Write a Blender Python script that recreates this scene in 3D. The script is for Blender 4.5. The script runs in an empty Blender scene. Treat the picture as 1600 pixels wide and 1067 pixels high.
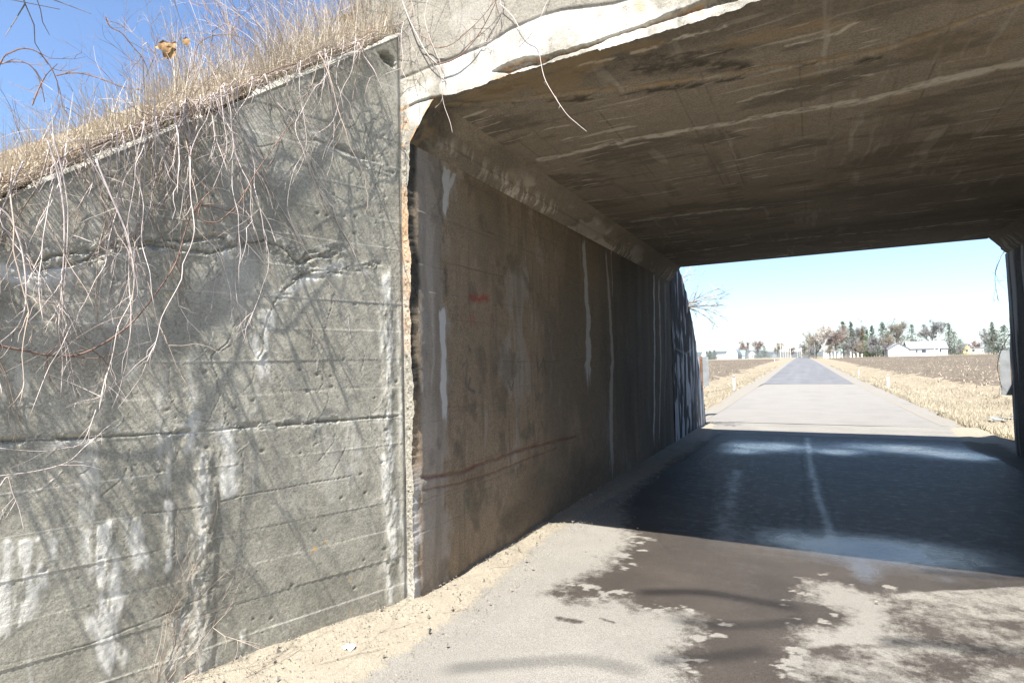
import bpy, math, random
import numpy as np
from math import sin, cos, tan, pi, radians, sqrt, atan2
random.seed(7)
S = bpy.context.scene
C = S.collection

# ---------------------------------------------------------------- camera
EYE = 1.7
HAZE = 0.00007
FOC, YAW, PIT, ROL = 898.9, 0.48, 0.03941, -0.02186       # focal length in px of a 1600 px wide frame
_cy, _sy = cos(YAW), sin(YAW)
FW = np.array([-_sy*cos(PIT), _cy*cos(PIT), sin(PIT)])
_r = np.array([_cy, _sy, 0.0]); _u = np.cross(_r, FW)
RT = cos(ROL)*_r + sin(ROL)*_u
UP = -sin(ROL)*_r + cos(ROL)*_u
CAM = np.array([0, 0, EYE])
from mathutils import Matrix, Vector
cd = bpy.data.cameras.new("camera"); cam = bpy.data.objects.new("camera", cd); C.objects.link(cam)
cd.sensor_width = 36.0; cd.lens = FOC/1600*36.0; cd.clip_start = 0.05; cd.clip_end = 20000
cam.matrix_world = Matrix(((RT[0], UP[0], -FW[0], 0), (RT[1], UP[1], -FW[1], 0), (RT[2], UP[2], -FW[2], EYE), (0, 0, 0, 1)))
S.camera = cam

# ---------------------------------------------------------------- light
SUN_EL, SUN_AZ = radians(56.5), radians(1.8)
LD = np.array([sin(SUN_AZ)*cos(SUN_EL), cos(SUN_AZ)*cos(SUN_EL), -sin(SUN_EL)])    # way the light travels
wd = bpy.data.worlds.new("World"); S.world = wd; wd.use_nodes = True
nt = wd.node_tree; nt.nodes.clear()
sky = nt.nodes.new('ShaderNodeTexSky'); sky.sky_type = 'NISHITA'; sky.sun_disc = False
sky.sun_elevation = SUN_EL; sky.sun_rotation = pi + SUN_AZ; sky.air_density = 1.0; sky.dust_density = 0.9; sky.ozone_density = 1.0
bg = nt.nodes.new('ShaderNodeBackground'); bg.inputs[1].default_value = 0.074
wo = nt.nodes.new('ShaderNodeOutputWorld')
tm = nt.nodes.new('ShaderNodeMix'); tm.data_type = 'RGBA'; tm.blend_type = 'MULTIPLY'; tm.inputs[0].default_value = 1; tm.inputs[7].default_value = (.92, 1.03, 1.17, 1)
nt.links.new(sky.outputs[0], tm.inputs[6]); nt.links.new(tm.outputs[2], bg.inputs[0]); nt.links.new(bg.outputs[0], wo.inputs[0])
sl = bpy.data.lights.new("sun", 'SUN'); sl.energy = 5.0; sl.angle = radians(0.53); sl.color = (1.0, 0.95, 0.87)
so = bpy.data.objects.new("sun", sl); C.objects.link(so)
so.rotation_euler = Vector(-LD).to_track_quat('Z', 'Y').to_euler()
S.view_settings.view_transform = 'Standard'; S.view_settings.look = 'None'
S.view_settings.exposure = 1.6; S.view_settings.gamma = 1.0
S.render.engine = 'CYCLES'
S.cycles.max_bounces = 8; S.cycles.volume_bounces = 1; S.cycles.diffuse_bounces = 5; S.cycles.glossy_bounces = 4

# ---------------------------------------------------------------- measures (metres)
XL, XR, YN, YF = -2.595, 2.937, 3.403, 12.241
HH, HC, HW = 3.360, 3.644, 0.229
WA = 0.320
W0 = np.array([XL-0.08, YN, 0.0])
WD = np.array([-sin(WA), -cos(WA), 0.0])        # along the wing, away from the corner
WN = np.array([cos(WA), -sin(WA), 0.0])         # out of the wing, towards the road
def wtop(t): return 4.24 - 0.745*t
def ray(px, py): return (px-800)/FOC*RT - (py-533.5)/FOC*UP + FW
def on_wing(px, py, off=0.0):
    d = ray(px, py); P0 = W0+WN*off
    l = ((P0-CAM)@WN)/(d@WN); P = CAM+l*d
    return P
def wt(px, py):
    P = on_wing(px, py); return float((P-W0)@WD), float(P[2])
def on_x(px, py, X):
    d = ray(px, py); l = (X-CAM[0])/d[0]; return CAM+l*d
def on_y(px, py, Y):
    d = ray(px, py); l = (Y-CAM[1])/d[1]; return CAM+l*d
def on_z(px, py, Z=0.0):
    d = ray(px, py); l = (Z-CAM[2])/d[2]; return CAM+l*d
def wl(*pts): return [wt(*q) for q in pts]                                   # on the wing: (t, z)
def il(*pts): return [tuple(on_x(a, b, XL)[1:]) for a, b in pts]             # on the inner wall: (y, z)
def cl(*pts): return [tuple(on_z(a, b, HC)[:2]) for a, b in pts]             # on the ceiling: (x, y)
def gl(*pts): return [tuple(on_z(a, b, 0)[:2]) for a, b in pts]              # on the road: (x, y)
def fl(*pts): return [tuple(on_y(a, b, YN)[[0, 2]]) for a, b in pts]         # on the fascia: (x, z)

# ---------------------------------------------------------------- numpy noise
def _h(ix, iy, s):
    n = (ix.astype(np.int64)*374761393 + iy.astype(np.int64)*668265263 + s*982451653) & 0x7fffffff
    n = ((n ^ (n >> 13))*1274126177) & 0x7fffffff
    return ((n ^ (n >> 16)) & 0xffff)/65535.0
def vn(x, y, s=0):
    ix, iy = np.floor(x), np.floor(y); fx, fy = x-ix, y-iy
    fx = fx*fx*(3-2*fx); fy = fy*fy*(3-2*fy)
    a = _h(ix, iy, s); b = _h(ix+1, iy, s); c = _h(ix, iy+1, s); d = _h(ix+1, iy+1, s)
    return (a*(1-fx)+b*fx)*(1-fy)+(c*(1-fx)+d*fx)*fy
def fbm(x, y, o=4, s=0, g=0.5):
    r = 0; a = 1.0; t = 0
    for i in range(o):
        r = r+a*vn(x*2**i, y*2**i, s+i*17); t += a; a *= g
    return r/t
def sst(e0, e1, x):
    t = np.clip((x-e0)/(e1-e0), 0, 1); return t*t*(3-2*t)
def pdist(A, B, poly, closed=False):
    d = np.full(A.shape, 1e9); n = len(poly)
    for i in range(n if closed else n-1):
        x0, y0 = poly[i]; x1, y1 = poly[(i+1) % n]
        dx, dy = x1-x0, y1-y0; L = dx*dx+dy*dy+1e-12
        t = np.clip(((A-x0)*dx+(B-y0)*dy)/L, 0, 1)
        d = np.minimum(d, np.hypot(A-x0-t*dx, B-y0-t*dy))
    return d
def inside(A, B, poly):
    r = np.zeros(A.shape, bool); n = len(poly)
    for i in range(n):
        x0, y0 = poly[i]; x1, y1 = poly[(i+1) % n]
        if y0 == y1: continue
        c = ((y0 > B) != (y1 > B)) & (A < (x1-x0)*(B-y0)/(y1-y0)+x0); r ^= c
    return r
def sdf(A, B, poly):                                # positive inside
    d = pdist(A, B, poly, True); return np.where(inside(A, B, poly), d, -d)
def vstreak(A, B, path, w0, w1, seed=0, soft=0.35):
    """a run down a wall: mask between the top and the bottom of a polyline (a, b), width w0 at the top, w1 at the bottom"""
    zs = [q[1] for q in path]; hi, lo = max(zs), min(zs)
    pp = sorted(path, key=lambda q: q[1])
    a0 = np.interp(B, [q[1] for q in pp], [q[0] for q in pp])
    w = np.interp(B, [lo, hi], [w1, w0])*(0.55+0.9*fbm(B*9+seed*3.1, A*4, 3, seed))
    x = np.abs(A-a0+(fbm(B*5, A*0+seed, 3, seed+5)-.5)*w*1.2)
    m = 1-sst(1-soft, 1+soft, x/np.maximum(w, 1e-4))
    e = (hi-lo)*0.12+0.02
    return m*sst(lo-e*.3, lo+e, B+(vn(A*30, B*0, seed)-.5)*e)*(1-sst(hi-e*.3, hi+.01, B+(vn(A*30, B*0, seed+3)-.5)*e*.4))

# ---------------------------------------------------------------- object helpers
def tag(o, label=None, cat=None, group=None, kind=None):
    if label: o['label'] = label
    if cat: o['category'] = cat
    if group: o['group'] = group
    if kind: o['kind'] = kind
    return o
def empty(name, loc=(0, 0, 0), label=None, cat=None, group=None):
    o = bpy.data.objects.new(name, None); C.objects.link(o); o.location = loc; o.empty_display_size = .2
    return tag(o, label, cat, group)
def link(name, me, mat=None, parent=None, loc=None):
    o = bpy.data.objects.new(name, me); C.objects.link(o)
    if mat: me.materials.append(mat)
    if parent:
        o.parent = parent
        if loc is None: o.location = tuple(-Vector(parent.location))      # built in world coordinates
        else: o.location = loc
    elif loc is not None: o.location = loc
    return o
def mesh_np(name, V, F, smooth=True):
    """V (n,3) array, F (m,k) array of one face size"""
    me = bpy.data.meshes.new(name); V = np.asarray(V, np.float32); F = np.asarray(F, np.int32)
    me.vertices.add(len(V)); me.vertices.foreach_set('co', V.ravel())
    k = F.shape[1]; me.loops.add(F.size); me.loops.foreach_set('vertex_index', F.ravel())
    me.polygons.add(len(F)); me.polygons.foreach_set('loop_start', np.arange(0, F.size, k, dtype=np.int32))
    me.polygons.foreach_set('loop_total', np.full(len(F), k, np.int32))
    me.polygons.foreach_set('use_smooth', np.full(len(F), smooth, bool))
    me.update(calc_edges=True); return me
def grid_mesh(name, P, mask=None, flip=False):
    """P (nu,nv,3) points"""
    nu, nv = P.shape[:2]; I = np.arange(nu*nv).reshape(nu, nv)
    F = np.stack([I[:-1, :-1], I[1:, :-1], I[1:, 1:], I[:-1, 1:]], -1).reshape(-1, 4)
    if flip: F = F[:, ::-1]
    me = mesh_np(name, P.reshape(-1, 3), F)
    if mask is not None:
        at = me.attributes.new('m', 'FLOAT_COLOR', 'POINT'); at.data.foreach_set('color', mask.reshape(-1, 4).astype(np.float32).ravel())
    return me
class MB:
    def __init__(s): s.v = []; s.f = []
    def quad(s, a, b, c, d):
        n = len(s.v); s.v += [tuple(a), tuple(b), tuple(c), tuple(d)]; s.f.append((n, n+1, n+2, n+3)); return s
    def poly(s, pts):
        n = len(s.v); s.v += [tuple(p) for p in pts]; s.f.append(tuple(range(n, n+len(pts)))); return s
    def box(s, x0, x1, y0, y1, z0, z1):
        n = len(s.v)
        s.v += [(x0, y0, z0), (x1, y0, z0), (x1, y1, z0), (x0, y1, z0), (x0, y0, z1), (x1, y0, z1), (x1, y1, z1), (x0, y1, z1)]
        s.f += [tuple(n+i for i in q) for q in ((0, 3, 2, 1), (4, 5, 6, 7), (0, 1, 5, 4), (1, 2, 6, 5), (2, 3, 7, 6), (3, 0, 4, 7))]; return s
    def prism(s, poly, ext):
        """closed prism: 3-D polygon + extrusion vector"""
        n = len(s.v); k = len(poly); e = np.array(ext)
        s.v += [tuple(p) for p in poly]+[tuple(np.array(p)+e) for p in poly]
        s.f.append(tuple(n+i for i in range(k))[::-1]); s.f.append(tuple(n+k+i for i in range(k)))
        for i in range(k): s.f.append((n+i, n+(i+1) % k, n+k+(i+1) % k, n+k+i))
        return s
    def tube(s, pts, rad, k=4, cap=True):
        pts = [np.asarray(p, float) for p in pts]; n0 = len(s.v); N = len(pts)
        if not hasattr(rad, '__len__'): rad = [rad]*N
        ref = np.array([0.31, 0.17, 0.93])
        for i, p in enumerate(pts):
            d = pts[min(i+1, N-1)]-pts[max(i-1, 0)]; d = d/(np.linalg.norm(d)+1e-9)
            a = np.cross(d, ref); la = np.linalg.norm(a)
            if la < .1: a = np.cross(d, (1, 0, 0)); la = np.linalg.norm(a)
            a /= la; b = np.cross(d, a)
            for j in range(k):
                q = p+rad[i]*(cos(2*pi*j/k)*a+sin(2*pi*j/k)*b); s.v.append((q[0], q[1], q[2]))
        for i in range(N-1):
            for j in range(k):
                a = n0+i*k+j; b = n0+i*k+(j+1) % k; s.f.append((a, b, b+k, a+k))
        if cap: s.f.append(tuple(n0+(N-1)*k+j for j in range(k))); s.f.append(tuple(n0+j for j in range(k))[::-1])
        return s
    def build(s, name, mat, parent=None, smooth=False, loc=None):
        me = bpy.data.meshes.new(name); me.from_pydata(s.v, [], s.f)
        if smooth: me.polygons.foreach_set('use_smooth', np.ones(len(me.polygons), bool))
        me.update(); return link(name, me, mat, parent, loc)
def off_build(mb, name, mat, base, smooth=False):
    """top-level mesh with its origin at its base"""
    b = np.array(base, float); mb.v = [tuple(np.array(v)-b) for v in mb.v]
    return mb.build(name, mat, None, smooth, tuple(b))

# ---------------------------------------------------------------- materials
class M_:
    def __init__(s, name, rough=0.9, spec=0.3):
        s.m = bpy.data.materials.new(name); s.m.use_nodes = True; s.t = s.m.node_tree
        s.b = s.t.nodes['Principled BSDF']; s.b.inputs['Roughness'].default_value = rough
        s.b.inputs['Specular IOR Level'].default_value = spec
        s.co = s.t.nodes.new('ShaderNodeTexCoord').outputs['Object']
    def n(s, ty, **kw):
        nd = s.t.nodes.new(ty)
        for k, v in kw.items(): setattr(nd, k, v)
        return nd
    def L(s, a, b): s.t.links.new(a, b)
    def noise(s, scale, detail=4, rough=.55, vec=None, dist=0):
        nd = s.n('ShaderNodeTexNoise'); nd.inputs['Scale'].default_value = scale; nd.inputs['Detail'].default_value = detail
        nd.inputs['Roughness'].default_value = rough; nd.inputs['Distortion'].default_value = dist
        s.L(vec or s.co, nd.inputs['Vector']); return nd.outputs['Fac']
    def vor(s, scale, vec=None, feat='F1'):
        nd = s.n('ShaderNodeTexVoronoi'); nd.feature = feat; nd.inputs['Scale'].default_value = scale
        s.L(vec or s.co, nd.inputs['Vector']); return nd.outputs['Distance']
    def map(s, scale):
        nd = s.n('ShaderNodeMapping'); nd.inputs['Scale'].default_value = scale; s.L(s.co, nd.inputs['Vector']); return nd.outputs[0]
    def rng(s, v, a, b, c=0., d=1.):
        nd = s.n('ShaderNodeMapRange'); nd.inputs[1].default_value = a; nd.inputs[2].default_value = b
        nd.inputs[3].default_value = c; nd.inputs[4].default_value = d; s.L(v, nd.inputs[0]); return nd.outputs[0]
    def math(s, op, a, b=None, clamp=False):
        nd = s.n('ShaderNodeMath', operation=op, use_clamp=clamp)
        for i, x in enumerate((a, b)):
            if x is None: continue
            if isinstance(x, (int, float)): nd.inputs[i].default_value = x
            else: s.L(x, nd.inputs[i])
        return nd.outputs[0]
    def mix(s, f, a, b, mode='MIX'):
        nd = s.n('ShaderNodeMix', data_type='RGBA', blend_type=mode)
        for k, x in ((0, f), (6, a), (7, b)):
            if isinstance(x, (int, float)): nd.inputs[k].default_value = x
            elif isinstance(x, tuple): nd.inputs[k].default_value = x+(1,)*(4-len(x))
            else: s.L(x, nd.inputs[k])
        return nd.outputs[2]
    def attr(s):
        a = s.n('ShaderNodeAttribute', attribute_name='m'); sp = s.n('ShaderNodeSeparateColor'); s.L(a.outputs['Color'], sp.inputs[0])
        return sp.outputs[0], sp.outputs[1], sp.outputs[2], a.outputs['Alpha']
    def color(s, c):
        if isinstance(c, tuple): s.b.inputs['Base Color'].default_value = c+(1,)
        else: s.L(c, s.b.inputs['Base Color'])
    def bump(s, h, dist, strength=1.0, prev=None):
        nd = s.n('ShaderNodeBump'); nd.inputs['Strength'].default_value = strength; nd.inputs['Distance'].default_value = dist
        s.L(h, nd.inputs['Height'])
        if prev is not None: s.L(prev, nd.inputs['Normal'])
        s.L(nd.outputs[0], s.b.inputs['Normal']); return nd.outputs[0]

def simple(name, col, var=0.25, scale=8, rough=.9, bump=0.0, bscale=40, spec=.3):
    m = M_(name, rough, spec); lo = tuple(c*(1-var) for c in col); hi = tuple(min(1, c*(1+var)) for c in col)
    m.color(m.mix(m.rng(m.noise(scale), .3, .7), lo, hi))
    if bump: m.bump(m.noise(bscale), bump)
    return m.m

def concrete(name, base, base2, white, dark, tint, pit=0.004, grain=0.0015, paint=False):
    """m.r = pale mineral crust, m.g = dark grime, m.b = rust or paint tint, m.a = free mix towards base2"""
    m = M_(name, .93, .25); r, g, b, a = m.attr()
    n1 = m.noise(2.3, 5, .6); n2 = m.noise(14, 5, .6); n3 = m.noise(75, 4, .7); n4 = m.noise(260, 2, .6)
    c = m.mix(m.math('ADD', m.math('MULTIPLY', m.rng(n1, .35, .65), .5), m.math('MULTIPLY', a, .5)), base, base2)
    c = m.mix(m.rng(n2, .36, .7, 0, .4), c, tuple(x*.55 for x in base))
    c = m.mix(m.rng(n3, .42, .7, 0, .6), c, tuple(min(1, x*1.5) for x in base))
    c = m.mix(m.rng(n3, .55, .3, 0, .55), c, tuple(x*.5 for x in base))
    c = m.mix(m.rng(n4, .48, .7, 0, .65), c, tuple(x*.42 for x in base))
    nb = m.math('MULTIPLY', m.math('SUBTRACT', m.noise(38, 5, .65), .5), .9)
    wm = m.rng(m.math('ADD', r, m.math('MULTIPLY', nb, r)), .12, .75)
    c = m.mix(wm, c, white)
    gm = m.rng(m.math('ADD', g, m.math('MULTIPLY', nb, g)), .05, 1.0)
    c = m.mix(gm, c, dark)
    bm = m.rng(m.math('ADD', b, m.math('MULTIPLY', nb, b)), .15, .9)
    c = m.mix(bm, c, tint)
    if paint:
        ap = m.n('ShaderNodeAttribute', attribute_name='p'); sp = m.n('ShaderNodeSeparateColor'); m.L(ap.outputs['Color'], sp.inputs[0])
        gr = m.rng(m.noise(45, 5, .7), .3, .6)
        for o_, col_ in ((0, (.30, .045, .03)), (1, (.06, .105, .075)), (2, (.035, .045, .075))): c = m.mix(m.math('MULTIPLY', sp.outputs[o_], gr), c, col_)
    pits = m.math('SUBTRACT', 1.0, m.rng(m.vor(55), .0, .22))
    pm = m.rng(m.noise(9, 3), .52, .62)
    c = m.mix(m.math('MULTIPLY', m.math('MULTIPLY', pits, pm), .75), c, tuple(x*.3 for x in base)); m.color(c)
    h = m.math('ADD', m.math('MULTIPLY', m.math('MULTIPLY', pits, pm), -.9), m.math('MULTIPLY', n2, .9))
    p = m.bump(h, pit)
    h2 = m.math('ADD', m.math('ADD', n3, m.math('MULTIPLY', n4, .5)), m.math('MULTIPLY', m.noise(130, 4, .7), m.math('ADD', m.math('MULTIPLY', r, 1.2), .3)))
    m.bump(h2, grain, 1.0, p)
    return m.m

MAT = {}
MAT['wing'] = concrete('weathered_concrete', (.325, .31, .255), (.425, .402, .335), (.56, .545, .49), (.11, .105, .08), (.42, .25, .06), .0026, .0016)
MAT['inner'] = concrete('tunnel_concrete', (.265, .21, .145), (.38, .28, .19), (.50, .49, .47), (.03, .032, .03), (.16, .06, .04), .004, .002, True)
MAT['paintgreen'] = None
MAT['ceil'] = concrete('soffit_concrete', (.28, .242, .188), (.36, .305, .24), (.62, .57, .49), (.06, .052, .042), (.36, .25, .12), .004, .003)
MAT['fascia'] = concrete('bright_concrete', (.28, .262, .22), (.34, .315, .265), (.52, .50, .45), (.10, .09, .08), (.40, .24, .12), .006, .004)
MAT['farwing'] = concrete('stained_concrete', (.17, .17, .165), (.24, .23, .22), (.62, .63, .64), (.02, .021, .022), (.1, .05, .03), .004, .003)

# ---------------------------------------------------------------- left near wing wall
def ridge(B, z, w): return np.exp(-((B-z)/w)**2)
def wing_surface():
    nt_, nz = 430, 640
    t = np.linspace(0, 2.75, nt_)[:, None]; k = np.linspace(0, 1, nz)[None, :]
    T = t+0*k; ZT = wtop(t)-.045
    Z = -.25+k*(ZT+.25)
    A, B = T, Z
    wp = (fbm(A*3, B*3, 4, 1)-.5)*.12; wq = (fbm(A*9+5, B*9, 3, 8)-.5)*.03
    H = (fbm(A*1.3, B*1.3, 3, 3)-.5)*.014 + (fbm(A*12, B*12, 4, 4)-.5)*.003
    # board marks every 0.2 m, each board set a little in or out
    zb = B/.2025-.66; idx = np.floor(zb)
    H += (_h(idx, idx*0, 5)-.5)*.003
    fr = np.abs(zb-np.round(zb))*.2025
    lines = np.exp(-(fr/.004)**2); H += lines*(vn(A*2.2, np.round(zb), 9)-.35)*.004
    # sandy rough patches near the joint
    rough = sst(.5, .15, A)*sst(1.9, 2.3, B)*sst(3.9, 3.5, B)
    H += rough*(fbm(A*70, B*70, 2, 12)-.5)*.004*sst(.35, .65, fbm(A*5, B*5, 3, 13))
    R = np.zeros_like(A); G = np.zeros_like(A); Bm = np.zeros_like(A)
    # big cracks
    def crack(pts, w, depth, lip, warp=.06):
        nonlocal H, G, R
        aa = A+(fbm(A*6, B*6, 6, 21, .62)-.5)*warp*1.3; bb = B+(fbm(A*6+9, B*6, 6, 22, .62)-.5)*warp*1.3
        d = pdist(aa, bb, wl(*pts)); wv = w*.62*(.25+1.5*vn(A*13, B*13, 31)); br_ = sst(.22, .45, vn(A*5, B*5, 32))*.8+.2
        H -= depth*.4*br_*np.exp(-(d/wv)**2)*(.5+fbm(A*50, B*50, 3, 33)); G += .6*br_*np.exp(-(d/(wv*1.1))**2)
        if lip: H += lip*.4*np.exp(-((d-wv*2.4)/(wv*1.6))**2)*sst(.4, .6, fbm(A*14, B*14, 3, 34))
    crack([(0, 432), (90, 422), (170, 388), (260, 385), (330, 395), (410, 372), (470, 410), (530, 395)], .011, .035, .010)
    crack([(0, 402), (60, 410), (110, 398), (200, 380), (290, 378), (350, 370)], .012, .03, .008)
    crack([(380, 500), (330, 560), (345, 620), (310, 690)], .004, .010, .004)
    crack([(590, 415), (540, 420), (470, 430), (430, 470), (410, 520), (405, 560)], .006, .010, .010)
    crack([(0, 690), (90, 688), (200, 680), (330, 672), (450, 662), (560, 655), (640, 650)], .007, .020, .004, .02)
    crack([(0, 1040), (130, 1010), (270, 955), (320, 930)], .005, .014, .0, .015)
    crack([(224, 803), (300, 795), (400, 770), (549, 743)], .004, .010, .0, .015)
    crack([(405, 612), (500, 608), (560, 605)], .003, .008, 0, .01)
    for i, q in enumerate([[(130, 480), (120, 540), (150, 600), (140, 660)], [(250, 470), (270, 520), (262, 600), (280, 680), (270, 750)], [(300, 470), (340, 430), (330, 380)],
                           [(60, 450), (50, 520), (90, 560)], [(450, 190), (480, 240), (560, 260), (630, 280)], [(520, 470), (500, 540), (510, 620), (490, 700)],
                           [(560, 120), (575, 200), (560, 300), (590, 360)], [(590, 300), (600, 240), (640, 180)], [(330, 300), (350, 370), (320, 440)], [(570, 170), (585, 260), (600, 330)],
                           [(380, 700), (375, 800), (380, 880)], [(360, 560), (350, 640), (345, 720)], [(200, 700), (205, 790), (190, 860)]]):
        crack(q, .003, .007, .003)
    # raised mineral runs and flaking patches
    def run(pts, w0, w1, m, rise, seed):
        nonlocal H, R
        s = vstreak(A, B, wl(*pts), w0*1.15, w1*1.15, seed, .75); R = np.maximum(R, m*s*(.15+1.3*sst(.3, .68, fbm(A*30, B*7, 5, seed+2, .65))))
        H += rise*.45*s*(.2+1.2*fbm(A*34, B*18, 5, seed, .62))
        pass
    run([(603, 418), (605, 560), (602, 700), (612, 830), (606, 940)], .035, .045, .75, .022, 41)
    run([(625, 470), (628, 700), (630, 935)], .02, .02, .45, .014, 42)
    run([(316, 700), (318, 800), (312, 900), (306, 1062)], .04, .03, .42, .030, 43)
    run([(335, 745), (330, 860), (325, 1050)], .02, .02, .25, .02, 44)
    run([(300, 640), (292, 720)], .03, .02, .5, .012, 45)
    run([(350, 665), (360, 720), (352, 790)], .05, .035, .8, .010, 46)
    run([(162, 815), (165, 900), (168, 960), (182, 1050)], .055, .04, .95, .016, 47)
    run([(35, 840), (25, 900), (10, 1000)], .10, .05, .85, .012, 48)
    run([(205, 808), (215, 860), (222, 905)], .04, .03, .6, .008, 49)
    run([(262, 780), (265, 830), (266, 900)], .018, .02, .6, .014, 50)
    run([(415, 480), (412, 540), (418, 600)], .05, .03, .7, .008, 51)
    run([(285, 960), (283, 1010), (278, 1060)], .05, .05, .4, .018, 52)
    run([(380, 985), (381, 1000), (378, 1018)], .015, .012, .8, .010, 53)
    run([(440, 175), (440, 230), (436, 300)], .05, .06, .2, .006, 54)
    run([(395, 600), (390, 650)], .04, .03, .45, .006, 55)
    run([(210, 560), (205, 600)], .03, .03, .5, .006, 56)
    run([(330, 520), (300, 560), (305, 640)], .03, .03, .3, .006, 57)
    # pale crust along the upper crack
    d = pdist(A+wp*.4, B+wq*2, wl((0, 425), (60, 435), (95, 430))); R = np.maximum(R, .9*np.exp(-(d/.05)**2))
    d = pdist(A+wp*.4, B+wq*2, wl((440, 465), (500, 425), (535, 412))); R = np.maximum(R, .65*np.exp(-(d/.03)**2))
    R = np.maximum(R, .55*lines*sst(.45, .6, vn(A*1.5, np.round(zb)*3.3, 77)))
    rg = np.random.RandomState(17)
    for i in range(95):
        up_ = i < 45; a0, b0 = rg.uniform(.15, 2.4), (rg.uniform(2.3, 3.7) if up_ else rg.uniform(1.15, 2.3))
        if b0 > wtop(a0)-.25: continue
        n_ = rg.randint(4, 8); q = [(a0, b0)]; hd = rg.uniform(0, 2*pi) if up_ else -pi/2+rg.normal(0, .45); st_ = rg.uniform(.015, .05)
        for k in range(n_): hd += rg.normal(0, .3); q.append((q[-1][0]+st_*cos(hd), q[-1][1]+st_*sin(hd)))
        q_ = np.array(q); bx = (A > q_[:, 0].min()-.02) & (A < q_[:, 0].max()+.02) & (B > q_[:, 1].min()-.02) & (B < q_[:, 1].max()+.02)
        if not bx.any(): continue
        d = pdist(A[bx]+(fbm(A[bx]*40, B[bx]*40, 3, 90)-.5)*.012, B[bx], q); w_ = rg.uniform(.0018, .0032); e_ = np.exp(-(d/w_)**2)
        if rg.rand() < .62: H[bx] += .0014*e_; R[bx] = np.maximum(R[bx], .6*e_)
        else: H[bx] -= .0025*e_; G[bx] = np.maximum(G[bx], .7*e_)
    for q, w_ in (([(0, 425), (90, 418), (170, 385), (260, 382), (330, 392), (410, 375), (470, 405), (530, 395)], .055), ([(0, 690), (200, 680), (450, 662), (640, 650)], .018), ([(590, 415), (470, 430), (420, 480)], .03), ([(470, 205), (620, 270)], .02)):
        d = pdist(A, B, wl(*q)); ch = sst(.54, .60, fbm(A*11, B*20, 5, 91, .62))*np.exp(-(d/w_)**2); H -= .012*ch; G = np.maximum(G, .55*ch*sst(.4, .6, fbm(A*30, B*30, 3, 92))); R = np.maximum(R, .5*sst(.54, .6, fbm(A*13, B*22, 5, 93, .62))*np.exp(-((d-.03)/(w_))**2))
    # general faded bloom, grime near the foot, darker top edge
    R = np.maximum(R, .30*sst(.45, .75, fbm(A*3.4, B*.9, 5, 60))*(.4+fbm(A*30, B*12, 4, 67, .65))); G = np.maximum(G, .30*sst(.5, .74, fbm(A*5, B*1.6, 5, 65, .6)))
    R = np.maximum(R, .45*sst(.6, .75, fbm(A*9, B*.9, 4, 66))*sst(2.6, 1.6, B)*sst(.35, .62, fbm(A*34, B*9, 4, 68, .65)))
    G = np.maximum(G, .45*sst(.9, 0, B)*sst(.35, .7, fbm(A*3, B*3, 4, 61)))
    G = np.maximum(G, .5*sst(wtop(A)-.5, wtop(A)-.1, B)*sst(.3, .7, fbm(A*4, B*1.4, 4, 62)))
    G = np.maximum(G, .6*sst(.6, 1.6, A)*sst(2.0, .3, B)*sst(.40, .62, fbm(A*2.1+4, B*1.6, 5, 63))); G = np.maximum(G, .32*sst(.5, .66, fbm(A*1.7+2, B*2.3, 6, 69, .6)))
    # small orange lichen
    for (x, y, s) in [(492, 856, .011), (489, 862, .008), (508, 848, .010), (222, 352, .010), (548, 905, .008), (262, 460, .006)]:
        ta, tb = wt(x, y); Bm = np.maximum(Bm, 1.2*np.exp(-(np.hypot(A-ta, B-tb)/s)**2))
    d = pdist(A, B, wl((545, 950), (575, 960))); Bm = np.maximum(Bm, .3*np.exp(-(d/.08)**2)*sst(.4, .7, fbm(A*20, B*20, 3, 64)))
    # spalled pop-outs
    rg = np.random.RandomState(3)
    for i in range(150):
        a0, b0 = rg.uniform(.05, 2.4), rg.uniform(.1, 3.9); s = rg.uniform(.004, .014)
        box = (np.abs(A-a0) < .05) & (np.abs(B-b0) < .05)
        dd = np.hypot(A[box]-a0, (B[box]-b0)*1.3); H[box] -= s*.6*np.exp(-(dd/s)**2); G[box] += .35*np.exp(-(dd/s)**2)
    # vertical chipped joint at the corner, spalled hole near the top
    H -= .02*np.exp(-(A/.012)**2)
    d = np.hypot((A-.10)*.8, (B-3.98)*1.6)+(fbm(A*16, B*16, 4, 37)-.5)*.12; H -= .04*sst(.08, .03, d); G += .6*sst(.07, .02, d)
    H *= sst(0, .02, A)*.8+.2; G *= 1-.7*sst(.25, .6, R)
    Amix = sst(.4, .6, fbm(A*1.1, B*1.1, 3, 70))
    H += (fbm(A*70, B*70, 3, 35, .7)-.5)*.0016+(fbm(A*28, B*28, 4, 36, .6)-.5)*.0018
    P = W0+A[..., None]*WD+H[..., None]*WN; P[..., 2] = B
    return P, np.stack([np.clip(R, 0, 1), np.clip(G, 0, 1), np.clip(Bm, 0, 1), Amix], -1)
wing = empty('wing_wall', tuple(W0), 'weathered grey concrete wing wall on the left with sloping top, hung with bare vines', 'wall')
P, mk = wing_surface()
link('wall_face', grid_mesh('wall_face', P, mk, flip=True), MAT['wing'], wing)
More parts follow.
